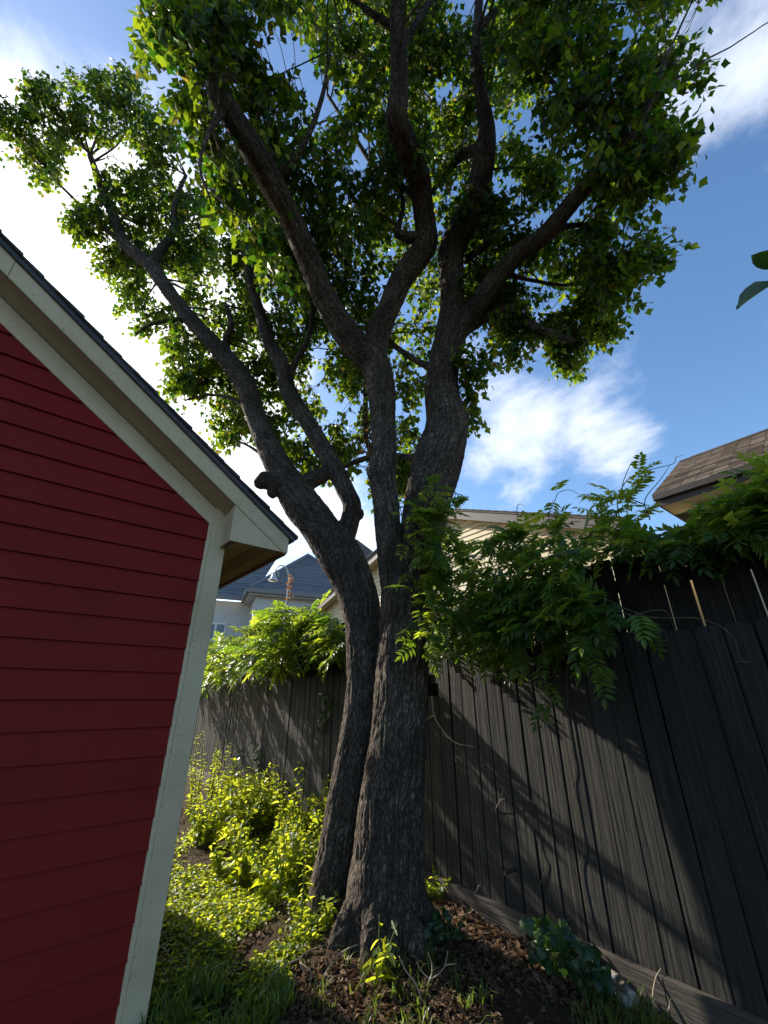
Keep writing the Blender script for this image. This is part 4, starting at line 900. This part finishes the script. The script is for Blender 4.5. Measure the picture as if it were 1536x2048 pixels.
# --- vine climbing the main trunk
W3 = [(795, 1045), (820, 1000), (850, 960), (885, 965), (905, 1010), (905, 1060), (890, 1150), (872, 1230), (868, 1310), (838, 1300), (826, 1200), (808, 1110)]
q = sample_poly(W3, 170, 0, -9, 15); p3 = np.array([PY(x, y, Y) for (x, y), Y in zip(q, gv.uniform(3.52, 3.74, len(q)) * TS)])
st3 = [strand([PY(826, 1345, 3.80 * TS), PY(838, 1300, 3.70 * TS), PY(840, 1120, 3.68 * TS), PY(850, 1010, 3.62 * TS), PY(860, 960, 3.62 * TS), PY(820, 930, 3.7 * TS)], .012, .004),
       strand([PY(846, 1300, 3.7 * TS), PY(830, 1180, 3.66 * TS), PY(815, 1080, 3.7 * TS), PY(790, 960, 3.72 * TS), PY(800, 900, 3.78 * TS)], .007, .003), strand([PY(870, 1020, 3.6 * TS), PY(840, 985, 3.6 * TS), PY(895, 965, 3.62 * TS), PY(830, 940, 3.66 * TS)], .005, .003)]
for k in range(8): st3.append(strand([PY(850, 1240 - 30 * k, 3.68 * TS), p3[gv.integers(len(p3))], p3[gv.integers(len(p3))]], .004, .0015))
def face_k(p, g): return np.array([g.uniform(-.3, 1.0), -1.0, g.uniform(-.3, .4)])
vine('wisteria_vine', 'wisteria wrapped round the main trunk up to its fork', p3, face_k, st3, 290, (.6, .9), 3, .7, None, M_TWIG)
# --- sunlit mound on the far part of the fence
W4 = [(380, 1395), (385, 1300), (440, 1275), (500, 1262), (540, 1238), (558, 1205), (585, 1222), (640, 1212), (690, 1240), (704, 1290), (690, 1310), (640, 1300), (600, 1322), (550, 1335), (500, 1335), (450, 1365), (420, 1390)]
q = sample_poly(W4, 980, .016, -.35, 19)
p4 = []
for (x, y) in q:
    bu = gv.beta(1.6, 1.3); sf_ = PF(x, y) @ FD; o_ = .32 - (.66 + .64 * min(1, max(0, (sf_ - 6.0) / 1.5))) * (1 - bu); p4.append(PF(x, y, o_))
p4 = np.array(p4)
st4 = [strand([FW(6.0, .1, 0), FW(6.0, .1, 1.5), FW(6.0, .1, 2.4), FW(6.6, -.1, 2.55), FW(7.5, -.1, 2.5), FW(8.6, 0, 2.45)], .02, .006), strand([FW(6.0, .1, 2.3), FW(5.4, -.1, 2.55), FW(4.9, -.1, 2.5)], .014, .005)]
for pts_ in ([(452, 1400), (440, 1420), (424, 1440), (424, 1449), (440, 1452)], [(610, 1330), (625, 1300), (665, 1285)], [(575, 1210), (577, 1185), (578, 1172)], [(450, 1235), (443, 1215), (455, 1205), (466, 1212), (478, 1225)], [(470, 1380), (490, 1400), (475, 1425)]):
    st4.append(strand([PF(x, y, -.25) for x, y in pts_], .005, .003))
for k in range(14): e = p4[gv.integers(len(p4))]; st4.append(strand([FW(gv.uniform(5.2, 7.8), .05, 2.35), (FW(6.4, -.1, 2.5) + e) / 2, e], .008, .003))
v4 = vine('wisteria_vine', 'sunlit yellow-green wisteria mound over the fence beyond the leaning stem', p4, face_f, st4, 295, (.9, 1.3), 4, .5)
# dried brown flower spike standing on the mound
q0 = PF(577, 1200, -.2); dq = []
for k in range(46): dq.append(q0 + UP * (k / 46 * .42) + gv.normal(0, .022, 3))
dq = np.array(dq); T_ = norm(gv.normal(0, 1, (46, 3)) + UP * .3); N_ = norm(np.cross(T_, gv.normal(0, 1, (46, 3))))
V_, F_ = leaf_batch(dq, T_, N_, gv.uniform(.03, .05, 46), L_LOW, L_LOWF); link_mesh('dried_flower_spike', V_, F_, M_WISTDRY, v4, False, {'rnd': ('FLOAT', np.repeat(gv.random(46), 6))})
# dead leaves caught on the trunk near the fork
dl = thing('dead_leaf_spray', 'spray of dead brown leaves hanging beside the inner stem', 'leaves', PY(735, 840, 4.7 * TS))
q = sample_poly([(728, 830), (745, 825), (750, 900), (738, 925), (722, 890)], 26, 0, -9, 3); dq = np.array([PY(x, y, (4.75 + gv.uniform(-.1, .3)) * TS) for x, y in q])
T_ = norm(gv.normal(0, .5, (26, 3)) - UP); N_ = norm(np.cross(T_, gv.normal(0, 1, (26, 3)))); V_, F_ = leaf_batch(dq, T_, N_, gv.uniform(.07, .12, 26), L_LOW, L_LOWF, .7)
link_mesh('leaf', V_, F_, M_WISTDRY, dl, False, {'rnd': ('FLOAT', np.repeat(gv.random(26), 6))}, 'stuff')
V_, F_ = tube(catmull([PY(734, 800, 5.0 * TS), PY(736, 850, 4.95 * TS), PY(738, 915, 4.98 * TS)], 4), np.full(9, .006), 5); link_mesh('stem', V_, F_, M_DRY, dl)

# ================================================================ PLANTS ON THE GROUND
WEEDL = [(0, 0), (.17, .12), (.28, .32), (.25, .55), (.13, .80), (0, 1.0)]
weed_tpl = np.array([(0, 0, 0), (-.27, .34, .07), (-.17, .72, .02), (0, 1.0, -.14), (.17, .72, .02), (.27, .34, .07)])
def weed(name, label, base, H, stems, lsz, m, group=None, spread=.12, wid=1.0, pairs=9, seed=0, droop=.4, cat='plant'):
    base = np.asarray(base) - FN * max(0, base @ FN - FDIST + .14)
    g = np.random.default_rng(seed); base = np.array([base[0], base[1], gz(base[0], base[1])]); w = thing(name, label, cat, base, group)
    pos, T, Nn, sz = [], [], [], []
    for k in range(stems):
        an = g.uniform(0, 6.28); le = g.uniform(.2, 1) * spread; h = H * g.uniform(.6, 1.05); d_ = np.array([math.cos(an), math.sin(an), 0])
        P = catmull([base - UP * .03 + d_ * .01, base + d_ * le * .4 + UP * h * .5, base + d_ * le * 1.1 + UP * h + g.normal(0, .02, 3)], 6)
        V, F = tube(P, np.linspace(.004, .0014, len(P)) * (1 + H), 5); link_mesh('stem', V, F, M_GSTEM, w, True)
        for i in range(pairs):
            f = (.15 + .85 * (i + .5) / pairs) * (len(P) - 1); i0 = min(int(f), len(P) - 2); p = P[i0] + (P[i0 + 1] - P[i0]) * (f - i0)
            for sg in (0, math.pi):
                a2 = i * 1.6 + sg + g.uniform(-.3, .3); o_ = np.array([math.cos(a2), math.sin(a2), 0])
                t_ = norm(o_ + UP * g.uniform(-droop - .3, .7) + g.normal(0, .3, 3)); pos.append(p); T.append(t_); Nn.append(norm(np.cross(np.cross(t_, UP), t_) + g.normal(0, .42, 3))); sz.append(lsz * g.uniform(.5, 1.35) * (1.1 - .5 * i / pairs))
    V, F = leaf_batch(np.array(pos), np.array(T), np.array(Nn), np.array(sz), weed_tpl, L_LOWF, wid)
    link_mesh('leaves', V, F, m, w, False, {'rnd': ('FLOAT', np.repeat(g.random(len(pos)), 6))}); return w
gw = np.random.default_rng(101)
# sunlit patch of weeds between shed and leaning stem
q = sample_poly([(372, 1640), (430, 1600), (520, 1590), (640, 1600), (648, 1690), (625, 1770), (560, 1790), (480, 1740), (400, 1690), (360, 1680)], 40, 0, -9, 44)
for i, (x, y) in enumerate(q):
    b = PG(x, y + 40); sdist = (SW(1.02, 0, 0) - b) @ SD
    if sdist > -.1 and ((b @ SN) - SDIST) > -.1: b = b + SD * (sdist + .2)
    if b @ FN > FDIST - .12: b = b - FN * (b @ FN - FDIST + .15)
    weed('leafy_weed', 'bushy yellow-green weed in the sunlit patch between shed and tree', b, gw.uniform(.28, .55), 4, gw.uniform(.06, .095), M_WEED, 'leafy weeds in the sunlit patch', .2, 1.25, 8, 200 + i)
q = sample_poly([(385, 1655), (420, 1625), (520, 1625), (545, 1660), (470, 1690), (390, 1690)], 16, 0, -9, 45)
for i, (x, y) in enumerate(q):
    b = PG(x, y); b = b - FN * max(0, b @ FN - FDIST + .2)
    weed('leafy_weed', 'dense leafy weed crowding the foot of the far fence', b, gw.uniform(.45, .7), 5, gw.uniform(.07, .10), M_WEED, 'leafy weeds at the foot of the far fence', .25, 1.2, 9, 260 + i)
for i, (x, y) in enumerate(((600, 1690), (630, 1660), (585, 1640), (640, 1700), (545, 1640), (560, 1690))):
    b = PG(x, y); b = b - FN * max(0, b @ FN - FDIST + .15)
    weed('tall_weed', 'taller pointed-leaf weed rising beside the leaning stem', b, gw.uniform(.6, .85), 3, .085, M_WEED, 'taller weeds beside the leaning stem', .22, 1.0, 10, 300 + i)
for i, (x, y) in enumerate(((405, 1665), (430, 1655), (420, 1640), (385, 1650), (392, 1625), (378, 1640), (445, 1635))):
    b = PG(x, y); b = b - FN * max(0, b @ FN - FDIST + .15)
    weed('spiky_weed', 'slender upright weed with needle leaves against the dark far fence', b, gw.uniform(.9, 1.15), 2, .07, M_WEED, 'slender upright weeds by the far fence', .12, .35, 26, 340 + i, .2)
weed('milkweed', 'broad arching-leaf weed in front of the far fence', PG(462, 1690), .75, 2, .20, M_WEED, None, .12, .6, 7, 351, .5)
weed('horseweed', 'slender weed with narrow leaves at the foot of the leaning stem', PG(600, 1880), .50, 1, .09, M_WEED, None, .05, .3, 16, 352, .3)
weed('seedling', 'pale young seedlings at the left foot of the main trunk', PG(655, 1890), .20, 6, .06, M_WEED, None, .15, 1.1, 4, 353)
weed('bright_weed', 'small sunlit weed in the leaf litter before the trunk', PG(760, 1990), .22, 5, .09, M_WEED, None, .12, .8, 4, 354)
weed('clover_patch', 'bright low clover lit beside the rot board right of the trunk', PG(905, 1800), .16, 12, .055, M_WEED, None, .20, 1.6, 4, 355)
weed('clover_patch', 'bright low clover between trunk foot and rot board end', PG(880, 1775), .14, 9, .05, M_WEED, None, .14, 1.6, 4, 356)
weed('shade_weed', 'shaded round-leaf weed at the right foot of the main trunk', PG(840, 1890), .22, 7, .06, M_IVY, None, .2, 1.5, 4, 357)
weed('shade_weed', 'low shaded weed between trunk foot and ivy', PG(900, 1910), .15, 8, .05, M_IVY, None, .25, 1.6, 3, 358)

# ivy clump leaning on the rot board: each leaf its own piece
IVYH = [(0, 0), (.30, -.02), (.52, .16), (.40, .38), (.34, .52), (.20, .74), (.07, .92), (0, 1.0)]
ivy_me = [curved_leaf('leaf', IVYH, M_IVY, 0, random.uniform(-.1, .2), random.uniform(.1, .3), .03, 60 + i) for i in range(4)]
def ivy(label, pts, base, seed, szr=(.055, .10), face=None, nm='ivy', me=ivy_me):
    g = np.random.default_rng(seed); v = thing(nm, label, 'ivy', base)
    n = len(pts); f_ = face if face is not None else np.array([-.3, -.8, .4])
    T = norm(g.normal(0, .5, (n, 3)) + np.array([0, 0, -.6]) + f_ * .3); Nn = norm(f_ + g.normal(0, .35, (n, 3)))
    leaf_objects(me, pts, T, Nn, g.uniform(*szr, n), v)
    for k in range(max(3, n // 12)):
        e = pts[g.integers(n)]; e2 = pts[g.integers(n)]; P = catmull([base, (base + e) / 2 + UP * .06, e, (e + e2) / 2 - f_ * .02], 5); V, F = tube(P, np.linspace(.004, .0015, len(P)), 5); link_mesh('stem', V, F, M_GSTEM, v, True)
    return v
IV = [(1045, 1835), (1080, 1825), (1110, 1850), (1140, 1845), (1165, 1875), (1190, 1905), (1220, 1950), (1215, 1985), (1160, 1985), (1110, 1960), (1085, 1920), (1060, 1890)]
q = sample_poly(IV, 150, 0, -9, 61); bi = PG(1120, 1960); pI = np.array([PF(x, y, -gv.uniform(.06, .30)) for x, y in q]); pI[:, 2] = np.maximum(pI[:, 2], .03)
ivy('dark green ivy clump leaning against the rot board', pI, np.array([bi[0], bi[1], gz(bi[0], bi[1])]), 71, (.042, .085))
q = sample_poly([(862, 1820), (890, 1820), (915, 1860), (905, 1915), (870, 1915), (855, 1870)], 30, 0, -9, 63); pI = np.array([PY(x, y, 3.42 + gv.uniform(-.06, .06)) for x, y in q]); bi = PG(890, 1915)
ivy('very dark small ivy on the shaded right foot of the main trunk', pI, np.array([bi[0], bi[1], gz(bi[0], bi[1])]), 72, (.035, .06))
# small-leaved creepers climbing the far fence
for x0, x1, y0, y1, n, lb in ((505, 520, 1495, 1640, 70, 'creeper with pale shining leaves climbing the far fence behind the weeds'), (468, 474, 1490, 1600, 26, 'thin creeper strand on the far fence beside the shed'), (640, 656, 1385, 1465, 30, 'short hanging creeper strand on the fence left of the leaning stem')):
    q = np.c_[gv.uniform(x0, x1, n) + 8 * np.sin(np.linspace(0, 5, n)), np.linspace(y0, y1, n)]; pI = np.array([PF(x, y, -gv.uniform(.02, .07)) for x, y in q])
    b0 = PF((x0 + x1) / 2, y0, -.01); 
    ivy(lb, pI, b0, int(x0), (.045, .07), -FN + UP * .5, 'creeper')

# grass, creeping ground cover, leaf litter: uncountable, one mesh each
def free_ground(x, y):
    p = np.c_[x, y]; s_ = p @ SD[:2]; o_ = SDIST - p @ SN[:2]
    return ~((s_ < 1.05) & (o_ < .06)) & ((p @ FN[:2]) < FDIST - .06) & (np.hypot(x - .03, y - 3.66) > .38)
def region(poly, n, seed, freq=0, thr=-9):
    q = sample_poly(poly, n, freq, thr, seed); P = np.array([PG(x, y) for x, y in q]); P = P[free_ground(P[:, 0], P[:, 1])]; P[:, 2] = ground_h(P[:, 0], P[:, 1]); return P
def ground_uniform(x0, x1, y0, y1, n, seed):
    g = np.random.default_rng(seed); P = np.c_[g.uniform(x0, x1, n), g.uniform(y0, y1, n), np.zeros(n)]; P = P[free_ground(P[:, 0], P[:, 1])]; P[:, 2] = ground_h(P[:, 0], P[:, 1]); return P
def grass(label, P, H, m, seed, width=.007, arch=.5):
    g = np.random.default_rng(seed); n = len(P); an = g.uniform(0, 6.283, n); d_ = np.c_[np.cos(an), np.sin(an), np.zeros(n)]; s_ = np.c_[-np.sin(an), np.cos(an), np.zeros(n)]
    h = H * g.uniform(.45, 1.2, n); le = arch * h * g.uniform(.3, 1.3, n); w = width * g.uniform(.6, 1.3, n)
    rows = []
    for f, wf in ((0, .7), (.35, 1), (.7, .75)):
        c = P + UP * (h * (f - .18 * f * f * arch * 2))[:, None] + d_ * (le * f * f)[:, None] - UP * .006
        rows += [c - s_ * (w * wf / 2)[:, None], c + s_ * (w * wf / 2)[:, None]]
    rows.append(P + UP * (h * (1 - .30 * arch * 2))[:, None] + d_ * le[:, None])
    V = np.stack(rows, 1); F = np.array([(0, 1, 3), (0, 3, 2), (2, 3, 5), (2, 5, 4), (4, 5, 6)])[None] + (np.arange(n) * 7)[:, None, None]
    o = link_mesh('grass', V.reshape(-1, 3), F.reshape(-1, 3), m, None, False, {'rnd': ('FLOAT', np.repeat(g.random(n), 7))}, 'stuff'); o['label'] = label; o['category'] = 'grass'
def clump(P, k, sp, seed):
    g = np.random.default_rng(seed); Q = np.repeat(P, k, 0); Q[:, :2] += g.normal(0, sp, (len(Q), 2)); Q = Q[free_ground(Q[:, 0], Q[:, 1])]; Q[:, 2] = ground_h(Q[:, 0], Q[:, 1]); return Q
GL = [(290, 2150), (300, 1985), (380, 1945), (500, 1950), (590, 1985), (560, 2040), (520, 2150)]
grass('arching green grass beside the shed corner', clump(region(GL, 260, 5, .012, -.1), 13, .022, 1), .15, M_GRASS, 3, .009)
gp2 = np.vstack([region([(640, 1930), (900, 1930), (980, 2000), (960, 2100), (620, 2100)], 45, 7), region([(1180, 1960), (1330, 1960), (1420, 2060), (1350, 2110), (1150, 2110)], 75, 8)])
grass('sparse thin grass tufts in the leaf litter and along the rot board', clump(gp2, 9, .02, 2), .15, M_GRASS, 4, .005, .7)
def scatter(name, label, cat, P, szr, m, seed, flat=.5, lift=(.0, .05), wid=1.2):
    g = np.random.default_rng(seed); n = len(P); T = norm(np.c_[g.normal(0, 1, (n, 2)), g.normal(0, .25 * flat * 2, n)]); Nn = norm(np.c_[g.normal(0, flat, (n, 2)), np.ones(n)])
    V, F = leaf_batch(P + UP * g.uniform(*lift, n)[:, None], T, Nn, g.uniform(*szr, n), weed_tpl, L_LOWF, wid)
    o = link_mesh(name, V, F, m, None, False, {'rnd': ('FLOAT', np.repeat(g.random(n), 6))}, 'stuff'); o['label'] = label; o['category'] = cat
CG = [(300, 2080), (330, 1780), (360, 1680), (420, 1640), (660, 1640), (700, 1800), (640, 1880), (560, 1960), (460, 2000)]
scatter('ground_cover', 'small creeping leaves covering the ground between shed and tree', 'ground cover', clump(region(CG, 2100, 15, .012, -.18), 9, .05, 5), (.018, .036), M_WEED, 6, .5, (.008, .05), 1.7)
Pn = np.vstack([ground_uniform(-3.5, 3.2, 1.2, 7.5, 16000, 22), region([(560, 1960), (700, 1930), (900, 1930), (1000, 1990), (1000, 2100), (500, 2100)], 3500, 23), region([(880, 1790), (960, 1820), (1110, 1890), (1300, 2010), (1280, 2080), (900, 1950)], 2500, 24)])
scatter('leaf_litter', 'brown dead leaves littering the bare soil round the trunk', 'leaf litter', Pn, (.022, .055), M_LITTER, 25, .45, (.002, .022), 1.0)

# dead twigs standing or lying in the litter
def twig(label, chains, r=.0045):
    b = np.array(chains[0][0], float); t = thing('dead_twig', label, 'twig', b)
    for c in chains:
        P = catmull(np.array(c, float), 5); V, F = tube(P, np.linspace(r, r * .4, len(P)), 6); link_mesh('stem', V, F, M_DRY, t, True)
def TP(x, y, Y): return PY(x, y, Y)
def onG(x, y, dz=.0):
    p = PG(x, y); p = p - FN * max(0, p @ FN - FDIST + .07); return np.array([p[0], p[1], gz(p[0], p[1]) + dz])
g0 = onG(862, 2000); Yq = g0[1]
twig('pale forked dead twig standing in the litter before the trunk', [[g0 - UP * .01, TP(862, 1965, Yq), TP(862, 1960, Yq), TP(880, 1945, Yq), TP(890, 1930, Yq), TP(896, 1900, Yq + .02)], [TP(862, 1960, Yq), TP(864, 1930, Yq), TP(856, 1905, Yq)], [TP(862, 1960, Yq), TP(845, 1945, Yq), TP(834, 1925, Yq)], [TP(890, 1930, Yq), TP(914, 1927, Yq + .03)]])
g0 = onG(843, 2030); Yq = g0[1]
twig('long bleached dead stem leaning towards the trunk foot', [[g0 - UP * .01, TP(842, 1998, Yq), TP(830, 1965, Yq), TP(812, 1942, Yq + .03), TP(798, 1912, Yq + .06)]], .006)
g0 = onG(968, 1832); Yq = g0[1]
twig('bent pale twig leaning on the rot board', [[g0, TP(966, 1800, Yq), TP(969, 1768, Yq), TP(978, 1752, Yq)], [TP(971, 1764, Yq), TP(958, 1772, Yq), TP(946, 1796, Yq)]], .0055)
twig('dead twig lying by the left foot of the main trunk', [[onG(665, 1945, .01), onG(720, 1935, .03), onG(770, 1948, .012)], [onG(690, 1915, .01), onG(735, 1930, .03), onG(775, 1925, .01)]], .006)
g0 = onG(612, 1960); Yq = g0[1]
twig('arched dry stalk in the grass left of the trunk', [[g0, TP(600, 1925, Yq), TP(610, 1905, Yq + .05), TP(650, 1890, Yq + .1)], [TP(604, 1915, Yq), TP(560, 1935, Yq - .1), TP(540, 1955, Yq - .15)], [TP(600, 1925, Yq), TP(622, 1945, Yq - .05), TP(618, 1975, Yq - .1)]], .004)
g0 = onG(1310, 2040); Yq = g0[1]
twig('thin grey dead stem curving up the rot board', [[g0, TP(1306, 1990, Yq), TP(1312, 1955, Yq), TP(1322, 1937, Yq)]], .005)
fp = [PF(864, 1392, -.015), PF(868, 1430, -.03), PF(885, 1460, -.05), PF(910, 1485, -.06), PF(950, 1494, -.05)]
twig('pale dead vine stem hanging from the gap in the fence', [fp, [fp[1], PF(858, 1436, -.02), PF(850, 1445, -.015)]], .006)
fp = [PF(990, 1620, -.008), PF(1000, 1600, -.03), PF(1006, 1580, -.05)]
twig('tiny dead sprig stuck to the fence face', [fp, [fp[1], PF(1010, 1597, -.05)]], .003)
# dark dead vine stems crawling down the fence boards
for j, (lbl, c) in enumerate((('dark dead vine stem crawling down the middle of the fence', [(1128, 1400), (1140, 1480), (1150, 1540), (1146, 1570), (1158, 1640), (1168, 1700), (1160, 1740), (1178, 1830), (1196, 1880)]), ('thin dead vine stem lower on the fence left of the peg shadow', [(1062, 1600), (1070, 1660), (1080, 1700), (1092, 1730), (1080, 1770)]))):
    ob = thing('dead_vine', lbl, 'vine', PF(*c[-1], -.01)); P = catmull(np.array([PF(x, y, -.006) for x, y in c]), 5); V, F = tube(P, np.full(len(P), .0026), 6); link_mesh('stem', V, F, M_TWIG, ob, True)

# bleached split log lying by the rot board
lo = onG(1215, 1975, .0); hi = onG(1275, 2035, .0)
logt = thing('split_log', 'bleached white split log lying against the rot board', 'log', (lo + hi) / 2)
P = catmull([lo + UP * .05, (lo * 2 + hi) / 3 + UP * .055, (lo + 2 * hi) / 3 + UP * .045, hi + UP * .04], 6); V, F = tube(P, np.interp(np.linspace(0, 1, len(P)), [0, .1, .5, .9, 1], [.035, .048, .05, .045, .03]), 14)
V = V + .012 * (pnoise(V * 14)[:, None] * norm(V - np.repeat(P, 14, 0))) + .006 * pnoise(V * 40)[:, None] * norm(V - np.repeat(P, 14, 0)); link_mesh('log_wood', V, F, M_LOG, logt, True)
a = Acc()
for f0, an in ((.2, 1.2), (.55, 1.9), (.75, .9)):
    c = lo + (hi - lo) * f0 + UP * .05; u = norm(np.cross(hi - lo, UP)); r = u * math.cos(an) * .05 + UP * math.sin(an) * .055; ax_ = norm(hi - lo) * .06
    a.add([c + r - ax_, c + r + ax_, c + r * .7 + ax_ + u * .03, c + r * .7 - ax_ + u * .03, c + r * 1.1 - ax_ * .9, c + r * 1.12 + ax_ * .8, c + r * .8 + ax_ + u * .035, c + r * .8 - ax_ + u * .035], [[0, 1, 2, 3], [4, 5, 6, 7], [0, 1, 5, 4], [1, 2, 6, 5], [2, 3, 7, 6], [3, 0, 4, 7]])
a.out('bark_flake', M_TWIG, logt)

# ================================================================ SAPLING whose leaves reach in from the right
sb = np.array([2.15, 1.35, 0.]); sap = thing('sapling', 'green pointed leaves of a sapling hanging in from the right against the sky', 'sapling', sb)
tipn = PT(1560, 560, 1.45)
stem = catmull([sb - UP * .03, sb + np.array([-.02, .0, 1.2]), sb + np.array([-.05, .02, 2.4]), sb + np.array([-.1, 0, 3.1])], 6); V, F = tube(stem, np.linspace(.02, .007, len(stem)), 8); link_mesh('stem', V, F, M_TWIG, sap, True)
brn = catmull([stem[13], (stem[13] + tipn) / 2 + UP * .12, tipn], 6); V, F = tube(brn, np.linspace(.007, .002, len(brn)), 6); link_mesh('branch', V, F, M_TWIG, sap, True)
SAPL = [(0, 0), (.14, .10), (.24, .30), (.25, .48), (.18, .70), (.08, .88), (0, 1.02)]
sap_me = [curved_leaf('leaf', SAPL, M_IVY, 0, .25, .2, .03, 90 + i) for i in range(3)]
t1 = PT(1474, 584, 1.40); t2 = PT(1502, 499, 1.42); b1 = PT(1578, 560, 1.45); b2 = PT(1568, 535, 1.45)
pos = [b1, b2]; T = [norm(t1 - b1), norm(t2 - b2)]; Nn = [norm(np.array([-.1, -.6, .8])), norm(np.array([-.5, -.3, .9]))]; sz = [np.linalg.norm(t1 - b1), np.linalg.norm(t2 - b2)]
gs = np.random.default_rng(8)
for k in range(22):
    p = stem[gs.integers(8, len(stem))] + gs.normal(0, .02, 3) if k > 4 else brn[2 + k]; d_ = norm(np.array([abs(gs.normal()) + .35, gs.normal(), -.4])); pos.append(p); T.append(d_); Nn.append(norm(UP + gs.normal(0, .3, 3))); sz.append(gs.uniform(.10, .15))
leaf_objects(sap_me, np.array(pos), np.array(T), np.array(Nn), np.array(sz), sap)
print('objects', len(bpy.data.objects))
